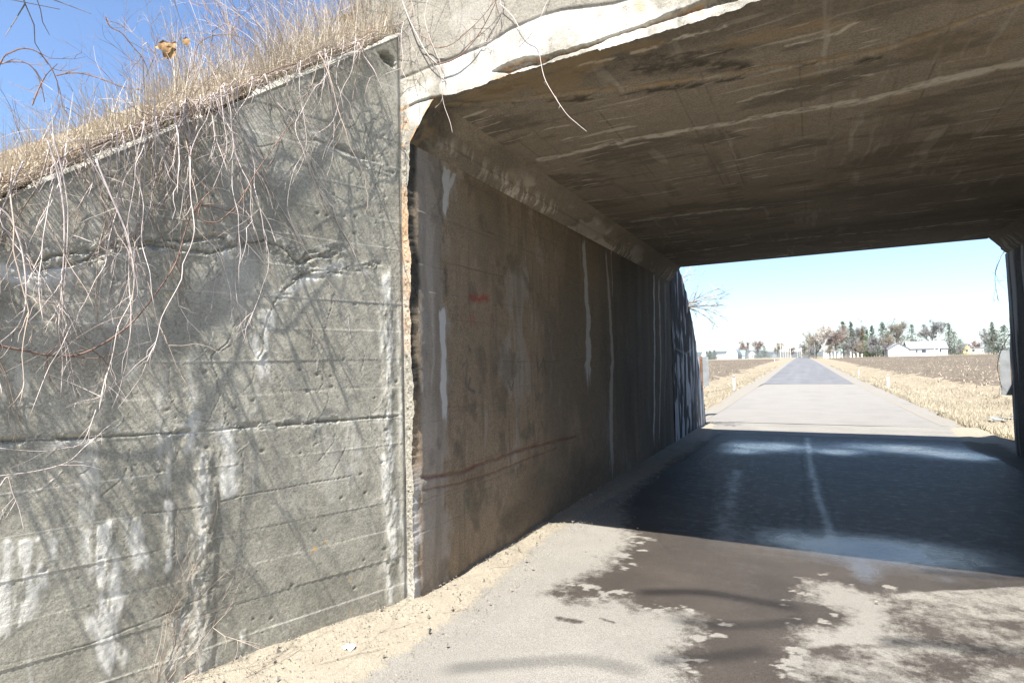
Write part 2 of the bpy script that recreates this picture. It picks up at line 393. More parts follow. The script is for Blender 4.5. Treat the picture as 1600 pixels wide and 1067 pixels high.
# coping: worn bevel and top, grid along the slope
tt = np.linspace(-.02, 2.75, 420)
prof = [(0.0, -.047), (-.006, -.03), (-.02, -.014), (-.034, -.003), (-.06, .004), (-.2, .006), (-.36, .0)]
cp = np.zeros((len(tt), len(prof), 3)); cm = np.zeros((len(tt), len(prof), 4))
for j, (o, z) in enumerate(prof):
    w = ((fbm(tt*7, tt*0+j*.6, 5, 80, .62)-.6)*.05-.028*sst(.5, .62, fbm(tt*4, tt*0+j*.25, 4, 85, .6)))*(0 if j == 0 else 1); w2 = (fbm(tt*23, tt*0+j*2.9, 3, 82)-.5)*.02*(0 if j == 0 else 1)
    q = W0+tt[:, None]*WD+(o+w2+.004)[:, None]*WN; cp[:, j] = q; cp[:, j, 2] = wtop(tt)+z+w
cm[..., 0] = .35; cm[..., 1] = (fbm(tt*6, tt*0, 3, 84)*.5)[:, None]; cm[..., 3] = .8
link('coping', grid_mesh('coping', cp, cm), MAT['wing'], wing)
# rest of the wing outside the picture and its back
mb = MB()
def wp_(t, z, o=0.0): q = W0+WD*t+WN*o; return (q[0], q[1], z)
mb.prism([wp_(2.75, -.3), wp_(5.6, -.3), wp_(5.6, .15), wp_(2.75, wtop(2.75))], WN*-.36)
mb.prism([wp_(0, -.3, -.10), wp_(2.75, -.3, -.10), wp_(2.75, wtop(2.75)-.03, -.10), wp_(0, wtop(0)-.03, -.10)], WN*-.26)
mb.build('wall_core', MAT['wing'], wing)

# ---------------------------------------------------------------- bridge
bridge = empty('railway_bridge', (0.17, 7.8, 0), 'old concrete railway underpass spanning the road with chamfered opening', 'bridge')
# narrow sunlit end of the abutment
nx, nz = 26, 700
u = np.linspace(0, 1, nx)[:, None]; z = np.linspace(-.2, HC+.02, nz)[None, :]
edge = .080+(fbm(z*5, z*0, 5, 101)-.5)*.035+(fbm(z*30, z*0, 4, 102, .7)-.5)*.018-.02*sst(.35, .6, vn(z*2.1, z*0, 105))
edge = np.where(z > HH-.12, edge+(.082-edge)*sst(HH-.12, HH-.02, z), edge)
A = W0[0]+u*edge; B = z+0*u
Hh = (fbm(A*40, B*30, 5, 103, .7)-.45)*.035*np.sin(pi*u)
P = np.stack([A, YN-Hh+0*B, B], -1)
mk = np.zeros(P.shape[:2]+(4,)); mk[..., 0] = .05+.25*sst(.45, .65, fbm(A*3, B*2.5, 3, 106)); mk[..., 2] = .6*sst(.35, .6, fbm(A*3+8, B*3.1, 3, 107))*sst(1.2, 2.4, B); mk[..., 1] = .5*sst(.55, .7, fbm(A*9, B*7, 3, 108))
link('abutment_end', grid_mesh('abutment_end', P, mk), MAT['fascia'], bridge)
# inner face of the left abutment
def inner_surface():
    ny, nz = 620, 420
    k = np.linspace(0, 1, ny)[:, None]; y = YN+(YF-YN)*(k*.62+.38*k**2.2); z = np.linspace(-.15, HH, nz)[None, :]
    A, B = y+0*z, z+0*y
    H = (fbm(A*.8, B*1.2, 3, 110)-.5)*.03+(fbm(A*9, B*9, 4, 111)-.5)*.004
    zb = B/.2-.4; fr = np.abs(zb-np.round(zb))*.2
    ln = np.exp(-(fr/.004)**2)*sst(.35, .6, vn(A*1.1, np.round(zb)*2.1, 112)); H -= ln*.003; H += (_h(np.floor(zb), np.floor(A/2.4), 113)-.5)*.004
    R = np.zeros_like(A); G = .22*ln; Bm = np.zeros_like(A)
    rag = (fbm(A*0+.3, B*5, 4, 101)-.5)*.04
    # smooth grey end band, dark bitumen edge
    e = (A-YN)
    R = np.maximum(R, .36*sst(.52, .38, e+(fbm(A*3, B*2.2, 5, 115, .6)-.5)*.4)*sst(.05, .12, e)*(.5+.7*fbm(A*4, B*2, 4, 147)))
    G = np.maximum(G, .9*sst(.12, .05, e+(fbm(A*3, B*3, 4, 116)-.5)*.16)*sst(1.2, 1.7, B))
    G = np.maximum(G, .55*np.exp(-((e-.42+(fbm(B*3, A*2, 5, 117, .6)-.5)*.3)/.03)**2)*sst(1.6, 2.4, B)*sst(.3, .6, fbm(A*5, B*5, 3, 148)))
    R = np.maximum(R, .6*sst(.10, .05, e+(fbm(A*7, B*7, 5, 118, .65)-.5)*.14)*sst(1.15, .7, B))
    H += -.005*np.exp(-((e-.06-rag)/.03)**2)
    def st(pts, w0, w1, m, seed, ch='r'):
        nonlocal R, G, Bm
        s = m*vstreak(A, B, il(*pts), w0, w1, seed)
        if ch == 'r': R = np.maximum(R, s)
        elif ch == 'g': G = np.maximum(G, s)
        else: Bm = np.maximum(Bm, s)
    st([(700, 262), (697, 300), (694, 345)], .06, .02, .8, 120)
    st([(712, 270), (700, 300), (697, 330)], .03, .02, .7, 121)
    st([(690, 480), (690, 540), (692, 600), (694, 668)], .05, .03, .85, 122)
    st([(674, 440), (676, 560), (672, 620)], .015, .015, .4, 123)
    st([(911, 370), (915, 430), (919, 520), (918, 606)], .05, .11, .62, 124)
    st([(945, 385), (950, 440), (957, 560), (955, 650), (956, 750)], .04, .10, .5, 125)
    st([(955, 390), (957, 470)], .012, .01, .9, 126)
    st([(1022, 428), (1023, 520), (1021, 700)], .05, .05, .75, 127)
    st([(1030, 432), (1032, 560), (1030, 690)], .06, .03, .5, 128)
    st([(1040, 436), (1040, 560), (1038, 650)], .10, .05, .35, 129)
    st([(760, 640), (758, 700)], .03, .02, .25, 130)
    # soot and damp growing darker towards the far mouth
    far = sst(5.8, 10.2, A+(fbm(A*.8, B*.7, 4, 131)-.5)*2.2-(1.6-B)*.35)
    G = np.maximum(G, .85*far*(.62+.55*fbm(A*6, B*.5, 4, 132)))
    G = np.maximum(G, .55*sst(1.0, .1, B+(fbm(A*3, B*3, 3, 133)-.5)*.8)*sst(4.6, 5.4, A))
    G = np.maximum(G, .5*sst(.0, .2, sdf(A+(fbm(A*4, B*4, 3, 134)-.5)*.15, B+(fbm(A*4+3, B*4, 3, 135)-.5)*.12, il((775, 800), (790, 772), (830, 752), (880, 735), (900, 800), (800, 850), (770, 850)))))
    G = np.maximum(G, .34*sst(.45, .7, fbm(A*1.5, B*.6, 4, 136))); G = np.maximum(G, .4*sst(.52, .72, fbm(A*4, B*3, 6, 170, .62))); R = np.maximum(R, .25*sst(.55, .75, fbm(A*3+5, B*1.2, 6, 171, .62))); G = np.maximum(G, .28*sst(.5, .75, fbm(A*14, B*1.2, 3, 137)))
    # rubbed brown scrape lines
    for (q, w, m) in [([(660, 747), (720, 737), (760, 721), (800, 708), (835, 697), (900, 682)], .022, .95), ([(662, 765), (700, 758), (760, 742), (820, 718), (870, 700)], .012, .8),
                      ([(664, 780), (720, 760), (780, 735)], .008, .5), ([(662, 735), (740, 705)], .008, .35), ([(690, 636), (760, 632), (810, 620)], .006, .5)]:
        d = pdist(A, B+(fbm(A*8, B*8, 3, 140)-.5)*.02, il(*q)); s = np.exp(-(d/w)**2)
        Bm = np.maximum(Bm, m*.85*s*(.2+1.1*fbm(A*10, B*60, 4, 141, .65))); G = np.maximum(G, .4*m*s*sst(.45, .6, fbm(A*16, B*70, 3, 142))); H -= .008*s*m
    d = pdist(A, B, il((660, 430), (760, 436), (700, 440))); 
    # crack lines of the formwork
    for q in [[(690, 408), (760, 425), (800, 435)], [(760, 360), (830, 385)], [(730, 560), (820, 565), (930, 560)], [(757, 540), (757, 620)]]:
        d = pdist(A+(fbm(A*9, B*9, 3, 143)-.5)*.02, B+(fbm(A*9+4, B*9, 3, 144)-.5)*.02, il(*q)); s = np.exp(-(d/.005)**2)*sst(.3, .6, fbm(A*3, B*3, 3, 146)); H -= .005*s; G = np.maximum(G, .5*s)
    # random tone, plus warm bounce off sunlit sand painted in towards the foot
    Amix = sst(.2, .8, fbm(A*.9, B*.9, 3, 145)*.5+.9*sst(1.9, .4, B)-.1)
    e0 = sst(.03, .0, e); P = np.stack([XL-e0*.015+H*sst(0, .05, e)*sst(HH, HH-.05, B), A, B], -1)
    # ragged arris follows the abutment end
    zz = B[0]; ed = .080+(fbm(zz*5, zz*0, 5, 101)-.5)*.035+(fbm(zz*30, zz*0, 4, 102, .7)-.5)*.018-.02*sst(.35, .6, vn(zz*2.1, zz*0, 105))
    ed = np.where(zz > HH-.12, ed+(.082-ed)*sst(HH-.12, HH-.02, zz), ed)
    xe = W0[0]+ed
    wgt = sst(.10, .0, e); P[..., 0] = P[..., 0]*(1-wgt)+(xe[None, :])*wgt
    G *= 1-.75*sst(.2, .6, R)
    # spray paint
    PR = np.zeros_like(A); PG = np.zeros_like(A); PB = np.zeros_like(A)
    def stroke(pts, w):
        d = pdist(A+(fbm(A*20, B*20, 2, 149)-.5)*.02, B, il(*pts)); return np.exp(-(d/w)**2)
    for q, w, m in [([(736, 462), (741, 470), (746, 461), (750, 471), (756, 462), (760, 470)], .022, 1), ([(737, 468), (762, 465)], .03, .9), ([(722, 480), (721, 500), (726, 512)], .012, .4), ([(735, 488), (737, 510), (739, 490), (745, 508)], .014, .5), ([(768, 492), (771, 508)], .012, .5), ([(762, 470), (764, 486)], .012, .4), ([(828, 554), (832, 560)], .03, .35), ([(808, 505), (810, 525)], .02, .2)]:
        PR = np.maximum(PR, m*stroke(q, w))
    for q, w, m in [([(726, 800), (726, 768), (736, 766), (738, 776), (727, 782), (738, 798)], .016, .8), ([(744, 770), (742, 786), (748, 790), (753, 782), (750, 768), (744, 770)], .016, .7), ([(754, 766), (768, 762)], .016, .8), ([(761, 764), (762, 788)], .016, .8),
                    ([(810, 660), (812, 680), (826, 684), (828, 664)], .02, .5), ([(845, 735), (860, 745), (848, 752)], .06, .5), ([(835, 600), (840, 640), (850, 610)], .02, .35), ([(790, 738), (800, 742)], .03, .4)]:
        PG = np.maximum(PG, m*.7*stroke(q, w))
    for q, w, m in [([(732, 542), (735, 550)], .018, .8), ([(722, 575), (730, 560), (728, 600), (740, 615)], .012, .55), ([(735, 592), (732, 606), (741, 612)], .014, .7), ([(757, 545), (757, 562)], .008, .6), ([(795, 597), (800, 610), (804, 596)], .014, .7), ([(777, 572), (776, 590)], .014, .45),
                    ([(838, 555), (842, 580), (850, 560), (854, 585)], .016, .6), ([(815, 565), (814, 575)], .01, .5), ([(712, 696), (716, 702)], .03, .5), ([(684, 690), (686, 697)], .03, .5), ([(862, 560), (866, 600)], .02, .3)]:
        PB = np.maximum(PB, m*stroke(q, w))
    return P, np.stack([np.clip(R, 0, 1), np.clip(G, 0, 1), np.clip(Bm, 0, 1), Amix], -1), np.stack([PR, PG, PB, 0*A], -1)
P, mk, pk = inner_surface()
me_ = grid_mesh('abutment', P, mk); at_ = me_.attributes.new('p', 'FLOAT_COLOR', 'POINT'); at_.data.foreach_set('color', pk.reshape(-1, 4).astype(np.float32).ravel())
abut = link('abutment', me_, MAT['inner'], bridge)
# haunch
def haunch(side):
    ny, nk = 520, 40
    kk = np.linspace(0, 1, ny)[:, None]; y = YN+(YF-YN)*(kk*.62+.38*kk**2.2); v = np.linspace(0, 1, nk)[None, :]
    A, V = y+0*v, v+0*y
    x0 = XL if side < 0 else XR; sx = 1 if side < 0 else -1
    step = .016*sst(.36, .30, V)                          # lower strip stands a little proud
    rel = (fbm(A*16, V*5, 5, 150, .62)-.5)*.014+(fbm(A*2, V*1, 3, 151)-.5)*.02*np.sin(pi*V)
    off = step*np.sin(pi*np.clip(V*1.3, 0, 1))+rel*sst(0, .1, V)*sst(1, .9, V)
    X = x0+sx*(V*HW+off*.78); Z = HH+V*(HC-HH)-off*.63
    R = .75*sst(.42, .56, fbm(A*1.3, V*1+(A*.2), 4, 152))*sst(.75, .15, V)*sst(.42, .6, fbm(A*26+V*5, V*2.5, 5, 153, .65))
    R = np.maximum(R, .55*sst(.48, .62, fbm(A*1.6+3, V*1.6, 4, 154))*sst(1, .5, V)*sst(4.4, 5.4, A)*sst(10.5, 9, A))
    R = np.maximum(R, .9*sst(10.9, 11.6, A)*(vn(A*17, V*1.2, 155) > .55)*sst(.9, .4, V))
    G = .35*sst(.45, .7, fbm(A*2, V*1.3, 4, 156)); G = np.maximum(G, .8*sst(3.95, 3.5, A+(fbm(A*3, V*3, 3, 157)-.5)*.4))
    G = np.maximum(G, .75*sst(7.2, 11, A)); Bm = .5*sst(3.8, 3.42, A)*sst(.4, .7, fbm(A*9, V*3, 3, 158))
    P = np.stack([X, A, Z], -1)
    return P, np.stack([R, G, Bm, .5+0*A], -1)
P, mk = haunch(-1); link('haunch', grid_mesh('haunch', P, mk), MAT['ceil'], bridge)
P, mk = haunch(1); link('haunch', grid_mesh('haunch', P, mk, flip=True), MAT['ceil'], bridge)
# soffit
def soffit():
    nx, ny = 400, 620
    u = np.linspace(0, 1, nx)[:, None]; kk = np.linspace(0, 1, ny)[None, :]; kk = kk*.66+.34*kk**2.2
    x = XL+HW+u*(XR-XL-2*HW)
    y0 = YN-.023*(x-XL); y1 = YF+.015*(x-XL); A = x+0*kk; B = y0+(y1-y0)*kk
    wx = (fbm(A*1.2, B*1.2, 4, 160)-.5); wy = (fbm(A*2+7, B*2, 4, 161)-.5)
    H = (fbm(A*.6, B*1.4, 4, 162)-.5)*.02+(fbm(A*5, B*9, 5, 163, .6)-.5)*.010+(_h(np.floor(A/.2), 0*A, 9)-.5)*.003; G0 = np.exp(-((A/.2-np.round(A/.2))*.2/.004)**2)
    R = np.zeros_like(A); G = .5*G0*sst(.35, .6, fbm(A*1.5, B*.8, 3, 196)); Bm = np.zeros_like(A)
    def band(pts, w, m, ch, h=0., seed=0, thr=.0):
        nonlocal R, G, Bm, H
        d = pdist(A, B+wy*.09+(fbm(A*7, B*11, 5, seed+1, .65)-.5)*.09, cl(*pts)); s = np.exp(-(d/w/(.5+fbm(A*3, B*3, 3, seed)))**4)*(.35+.65*sst(.36, .56, fbm(A*12, B*26, 4, seed+2, .65)))
        if thr: s = s*sst(thr-.03, thr+.05, fbm(A*4, B*9, 5, seed+3, .6))
        H -= h*s
        if ch == 'r': R = np.maximum(R, m*s)
        elif ch == 'g': G = np.maximum(G, m*s)
        else: Bm = np.maximum(Bm, m*s)
    band([(845, 249), (980, 220), (1100, 200), (1220, 178), (1338, 160), (1440, 135), (1599, 98)], .05, .8, 'r', .004, 170)
    band([(1338, 160), (1480, 125), (1599, 98)], .085, .75, 'r', .004, 171)
    band([(700, 165), (860, 150), (1000, 136), (1120, 118), (1260, 98), (1370, 78), (1460, 50), (1599, 2)], .026, .55, 'b', .012, 172)
    band([(700, 172), (860, 158), (1000, 144), (1120, 126), (1260, 104), (1370, 86)], .045, .9, 'g', -.012, 173, .42)
    band([(1100, 170), (1240, 140), (1380, 110)], .02, .6, 'r', 0, 174, .45)
    band([(988, 346), (1080, 334), (1206, 322)], .06, .6, 'r', .003, 175)
    band([(1060, 395), (1250, 372), (1400, 360), (1599, 338)], .07, .5, 'r', .002, 176, .4)
    band([(760, 142), (900, 110), (1000, 92), (1140, 80)], .09, .8, 'g', 0, 177, .42)
    band([(1000, 110), (1100, 100), (1160, 105)], .10, .85, 'g', 0, 178)
    band([(880, 60+50), (1000, 80), (1130, 40)], .03, .6, 'r', 0, 179, .45)
    band([(1230, 70), (1310, 50), (1370, 15)], .02, .6, 'r', 0, 180, .4)
    # thin pale streaky lines following the boards (along x)
    R = np.maximum(R, .38*sst(.62, .80, fbm(A*.7+wx, B*22+wx*5, 4, 181))*sst(.4, .6, fbm(A*1.5, B*1.5, 3, 192)))
    R = np.maximum(R, .5*sst(.66, .74, fbm(A*2.2+3, B*30+wx*6, 3, 182))*sst(.45, .6, fbm(A*1.2+4, B*1.5, 3, 193)))
    # drips running along y
    R = np.maximum(R, .30*sst(.58, .78, fbm(A*13+wx*2, B*1.1, 4, 183))*sst(.48, .62, fbm(A*1.1, B*1.1, 3, 194)))
    G = np.maximum(G, .35*sst(.52, .78, fbm(A*9+5, B*.9, 4, 184))*sst(5, 6, B)); 
    G = np.maximum(G, .5*sst(.48, .68, fbm(A*1.3+wx, B*3.4, 6, 185, .62)))
    for (q) in [[(1075, 225), (1100, 285)], [(1237, 150), (1240, 240)], [(1304, 195), (1296, 225)], [(1378, 185), (1360, 240)], [(1110, 225), (1150, 305)], [(975, 235), (1030, 300)]]:
        d = pdist(A+wx*.03, B, cl(*q)); G = np.maximum(G, .3*np.exp(-(d/.012)**2)*sst(.3, .6, fbm(A*6, B*6, 3, 195)))
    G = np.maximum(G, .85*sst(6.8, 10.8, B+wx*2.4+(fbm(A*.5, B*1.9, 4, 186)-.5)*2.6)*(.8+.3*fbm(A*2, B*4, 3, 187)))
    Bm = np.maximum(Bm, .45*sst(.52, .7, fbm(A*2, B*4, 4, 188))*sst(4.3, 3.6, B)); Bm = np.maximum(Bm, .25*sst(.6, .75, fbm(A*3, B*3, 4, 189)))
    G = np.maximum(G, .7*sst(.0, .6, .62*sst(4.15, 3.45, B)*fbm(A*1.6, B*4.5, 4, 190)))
    Z = HC-H*sst(0, .03, kk*1.0)*sst(1, .99, kk)*sst(0, .02, u)*sst(1, .98, u)
    G *= 1-.85*sst(.2, .6, R)
    # broken lip below the spall and at the near edge
    P = np.stack([A, B, Z], -1)
    return P, np.stack([np.clip(R, 0, 1), np.clip(G, 0, 1), np.clip(Bm, 0, 1), sst(.3, .7, fbm(A*.7, B*.7, 3, 191))], -1)
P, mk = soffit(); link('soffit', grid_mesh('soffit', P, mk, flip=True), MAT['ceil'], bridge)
# fascia
def fascia():
    nx, nz = 620, 260
    k = np.linspace(0, 1, nx)[:, None]; x = W0[0]+(XR+.1-W0[0])*(k*.55+.45*k**1.8); v = np.linspace(0, 1, nz)[None, :]
    xa = x-XL
    # lower edge: rises along the chamfer at the left
    zlow = np.where(x < XL, HH-.02, np.where(x < XL+HW, HH+(x-XL)/HW*(HC-HH), HC))
    zlow = np.where(x > XR-HW, np.minimum(zlow, HH+(XR-x)/HW*(HC-HH)), zlow)
    zlow = zlow+((fbm(x*30, x*0, 5, 200, .7)-.5)*.018-.014*sst(.5, .6, vn(x*5, x*0, 217)))*sst(XL+.02, XL+.1, x)
    Z = zlow+(5.15-zlow)*v**1.5; A = x+0*v; B = Z
    H = (fbm(A*1.2, B*1.2, 4, 201)-.5)*.03+(fbm(A*10, B*10, 4, 202)-.5)*.008
    R = np.zeros_like(A); G = np.zeros_like(A); Bm = np.zeros_like(A)
    # spall along the lower edge
    sp = fl((772, 113), (800, 97), (850, 88), (900, 78), (960, 60), (1010, 42), (1060, 25), (1120, 2), (1160, -15), (1184, -5), (1170, 3), (1110, 22), (1009, 48), (900, 85), (800, 117))
    s = sdf(A+(fbm(A*8, B*8, 4, 203)-.5)*.06, B+(fbm(A*8+3, B*8, 4, 204)-.5)*.05, sp); m = sst(-.004, .018, s)
    H -= m*(.04+.11*(fbm(A*16, B*24, 5, 205, .72)-.35)); Bm = np.maximum(Bm, .8*m*sst(.4, .55, fbm(A*9, B*22, 4, 206, .65))); G = np.maximum(G, .9*m*sst(.45, .6, fbm(A*24, B*40, 4, 207, .65)))
    # pour line between dirty upper and bright lower concrete
    d = pdist(A, B+(fbm(A*5, B*5, 4, 208)-.5)*.04, fl((634, 162), (664, 153), (690, 144), (712, 100), (720, 92), (800, 45), (860, 22), (1000, 2)))
    pl = fl((640, 118), (664, 108), (700, 95), (760, 72), (800, 48), (850, 28), (880, 20), (960, 12), (1040, -10))
    zp = np.interp(x, [q[0] for q in pl], [q[1] for q in pl])
    up = sst(-.03, .04, B-zp+(fbm(A*4, B*4, 5, 209)-.5)*.10)
    G = np.maximum(G, .32*up*(.35+.9*fbm(A*6, B*6, 5, 210, .65))); G = np.maximum(G, .4*sst(.56, .7, fbm(A*14, B*9, 4, 214))*(1-up)); G = np.maximum(G, .3*sst(.58, .75, fbm(A*9, B*1.5, 4, 215))); R = np.maximum(R, .75*(1-up)*sst(.3, .6, fbm(A*3, B*3, 5, 216, .6))+.3*up*sst(.5, .7, fbm(A*2, B*2, 4, 211)))
    H += -.012*np.exp(-((B-zp)/.012)**2)
    for (q, w, mm) in [([(745, 60), (742, 100)], .035, .5), ([(1000, 0), (1003, 22)], .03, 0)]:
        dd = pdist(A, B, fl(*q)); G = np.maximum(G, mm*np.exp(-(dd/w)**2))
    dd = pdist(A, B, fl((995, 0), (1003, 22))); Bm = np.maximum(Bm, .6*np.exp(-(dd/.05)**2))
    # horizontal construction crack above the chamfer
    dd = pdist(A, B+(fbm(A*9, B*9, 3, 212)-.5)*.02, fl((628, 172), (650, 160), (668, 156), (690, 150))); c = np.exp(-(dd/.008)**2); H -= .02*c; G = np.maximum(G, .8*c)
    Bm = np.maximum(Bm, .7*np.exp(-((B-zlow)/.03)**2)*sst(.45, .6, fbm(A*5, B*5, 3, 213))*sst(-1.2, -2.0, A))
    G = np.maximum(G, .5*np.exp(-((A-W0[0])/.015)**2))
    Y = YN-.023*np.maximum(xa, 0)-H*sst(0, .015, (A-W0[0]))
    return np.stack([A, Y+0*B, B], -1), np.stack([np.clip(R, 0, 1), np.clip(G, 0, 1), np.clip(Bm, 0, 1), .5+0*A], -1)
P, mk = fascia(); link('fascia', grid_mesh('fascia', P, mk), MAT['fascia'], bridge)
# parapet stub running on behind the wing top
m2 = np.zeros((40, 40, 4)); m2[..., 1] = .35; m2[..., 0] = .2
xx = np.linspace(-3.12, W0[0]-.004, 40)[:, None]; zz = np.linspace(3.6, 5.15, 40)[None, :]
P = np.stack([xx+0*zz, YN+.02-(fbm(xx*6, zz*6, 4, 220)-.5)*.03, zz+0*xx], -1)
par = link('parapet_return', grid_mesh('parapet_return', P, m2), MAT['fascia'], bridge)
mb = MB(); mb.box(-3.12, W0[0]-.01, YN+.04, YN+.40, 3.3, 5.15); mb.box(W0[0]-.005, XR+.1, YN+.03, YN+.45, HC+.06, 5.15)
mb.build('parapet_core', MAT['fascia'], bridge)
mb = MB(); mb.box(XL-.9, XR+.9, YN+.1, YF+.0, HC+.05, HC+.27); mb.box(XL-.75, XL-.13, YN+.1, YF-.02, -.3, HC+.04)
mb.build('deck_slab', MAT['fascia'], bridge)
# right abutment with dark runs
ny, nz = 380, 220
y = np.linspace(YN-.13, YF+.08, ny)[:, None]; z = np.linspace(-.15, HH, nz)[None, :]; A, B = y+0*z, z+0*y
R = .75*sst(.50, .62, fbm(A*5, B*.35, 4, 230)+.10*sst(10.5, 12, A)-.04); G = .9*sst(4.5, 9, A)*(1-.6*R)
H = (fbm(A*1.2, B*1.2, 3, 231)-.5)*.03+R*.015+(fbm(A*9, B*3, 4, 232)-.5)*.01
P = np.stack([XR-H, A, B], -1)
link('abutment', grid_mesh('abutment', P, np.stack([R, G, .0*A, .5+0*A], -1), flip=True), MAT['inner'], bridge)
mb = MB(); mb.box(XR+.05, XR+.7, YN-.12, YF+.06, -.3, HC+.04); mb.build('abutment_core', MAT['fascia'], bridge)

# ---------------------------------------------------------------- far wings
fw = empty('wing_wall', (XL, YF, 0), 'dark stained wing wall with white drip marks beyond the far mouth on the left', 'wall')
ny, nz = 260, 300
ys = np.array([12.24, 12.9, 13.44, 13.85, 14.19, 14.45, 14.75, 15.0, 15.23, 15.5, 15.83, 16.03, 16.15])
zs = np.array([4.15, 3.95, 3.65, 3.40, 3.13, 2.85, 2.54, 2.15, 1.74, 1.35, .9, .38, -.05])
yy = np.linspace(12.245, 16.15, ny)[:, None]; ztp = np.interp(yy, ys, zs)+(fbm(yy*7, yy*0, 3, 240)-.5)*.06
k = np.linspace(0, 1, nz)[None, :]; A = yy+0*k; B = -.15+(ztp+.15)*k
R = .95*sst(.50, .60, fbm(A*7+(fbm(A*2, B*1.5, 3, 241)-.5)*.5, B*.55, 4, 242)+.05*sst(1.9, 1.2, B)-.03*sst(13.5, 15.5, A)); R = R*sst(.3, .45, fbm(A*3, B*2, 3, 243))
d = pdist(A, B, [(12.6, 1.95), (13.6, 1.85), (14.4, 1.95)]); R = np.maximum(R, .5*np.exp(-(d/.03)**2))
G = .95*sst(15.7, 14.0, A+(fbm(A*2, B*2, 4, 244)-.5)*1.2)
H = R*.012+(fbm(A*8, B*4, 4, 245)-.5)*.014
P = np.stack([XL+.004+H, A, B], -1)
link('wall_face', grid_mesh('wall_face', P, np.stack([R, G*(1-.5*R), 0*A, .6+0*A], -1)), MAT['farwing'], fw)
mb = MB(); pr = [(XL-.02, 12.26, -.3)]+[(XL-.02, a, b-.03) for a, b in zip(ys[1:], zs[1:])]; pr.insert(1, (XL-.02, 12.26, 4.1))
mb.prism(pr, (-.3, 0, 0)); mb.build('wall_core', MAT['farwing'], fw)
MAT['plain'] = simple('plain_concrete', (.36, .35, .32), .25, 3, .9, .006, 30)
mb = MB(); mb.prism([(XR+.05, 12.35, -.3), (XR+1.5, 16.6, -.3), (XR+1.5, 16.6, .4), (XR+.05, 12.35, 3.9)], (.35, -.08, 0))
tag(off_build(mb, 'wing_wall', MAT['plain'], (XR+.05, 12.35, 0)), 'pale wing wall outside the far mouth on the right', 'wall')
mb = MB(); mb.prism([(XR+.12, YN-.15, -.3), (XR+1.5, YN-4.6, -.3), (XR+1.5, YN-4.6, .6), (XR+.12, YN-.15, 4.2)], (.35, .08, 0))
tag(off_build(mb, 'wing_wall', MAT['plain'], (XR+.12, YN-.15, 0)), 'near right wing wall beside the road, mostly outside the photograph', 'wall')

# ---------------------------------------------------------------- terrain
def ground_z(x, y):
    x = np.asarray(x, float); y = np.asarray(y, float)
    rise = np.where(y > 20, 2.35*(1-np.exp(-np.maximum(y-20, 0)/250.0)), 0)*1.05
    rise = rise-.0022*np.maximum(y-420, 0)*sst(420, 900, y)
    rc = -.0145*np.maximum(y-15, 0)                       # the road drifts a little to the left
    ax = np.abs(x-rc)
    ditch = -.42*np.exp(-((ax-6.4)/1.7)**2)*sst(13, 19, y)*sst(140, 60, y)
    ditch2 = -.28*sst(3.0, 4.4, ax)*sst(13, 18, y)*sst(400, 100, y)+.18*sst(8.5, 11, ax)*sst(13, 18, y)
    bumps = (fbm(x*.35, y*.35, 3, 300)-.5)*.20*sst(3.4, 5, ax)*sst(200, 40, y)*sst(12, 16, np.abs(y)+0*x)
    return rise+ditch+ditch2+bumps
def axis(near, far, n1, n2):
    a = np.linspace(0, near, n1); b = near*(far/near)**(np.linspace(0, 1, n2)[1:]); return np.concatenate([a, b])
xs = axis(14, 5000, 70, 46); xs = np.concatenate([-xs[:0:-1], xs])
ysp = axis(60, 9000, 180, 60); ysn = -axis(8, 400, 10, 14)[:0:-1]; ys_ = np.concatenate([ysn, ysp])
X, Y = np.meshgrid(xs, ys_, indexing='ij'); Z = ground_z(X, Y)-.035
m = M_('dry_grass_ground', .95, .1); na = m.noise(.35, 5, .6); nb = m.noise(4, 5, .7); nc = m.noise(30, 3, .7)
c = m.mix(m.rng(na, .35, .65), (.20, .17, .12), (.255, .22, .165)); c = m.mix(m.rng(nb, .4, .7, 0, .6), c, (.20, .155, .10)); c = m.mix(m.rng(nc, .4, .7, 0, .5), c, (.31, .27, .20)); m.color(c)
m.bump(nc, .03); MAT['grass_ground'] = m.m
tag(link('ground', grid_mesh('ground', np.stack([X, Y, Z], -1)), MAT['grass_ground']), kind='structure')
# fields
def field(x0, x1, y0, y1, edge, mat, nx=240, ny=240, up=.02, rough=.10):
    u = np.linspace(0, 1, nx)[:, None]**1.7; v = np.linspace(0, 1, ny)[None, :]**1.9
    Yv = y0+(y1-y0)*v+0*u; Xi = edge(Yv); Xv = Xi+(x1-x0)*u*(1 if x1 > x0 else 1)
    Zv = ground_z(Xv, Yv)+up+(fbm(Xv*2.5, Yv*2.5, 3, 310)-.4)*rough
    Zv = Zv-.14*sst(.012, 0, u)
    return grid_mesh('field', np.stack([Xv, Yv, Zv], -1), flip=(x1 < x0))
m = M_('ploughed_soil', .95, .1); n1 = m.noise(1.1, 6, .7); n2 = m.noise(7, 4, .7); n3 = m.noise(.02, 3)
c = m.mix(m.rng(n1, .38, .62), (.066, .053, .04), (.12, .098, .075)); c = m.mix(m.rng(n2, .5, .66, 0, .9), c, (.26, .22, .17)); c = m.mix(m.rng(n3, .4, .6, 0, .25), c, (.16, .135, .105))
m.color(c); m.bump(n2, .06); MAT['soil'] = m.m
rcx = lambda y: -.0145*np.maximum(y-15, 0)
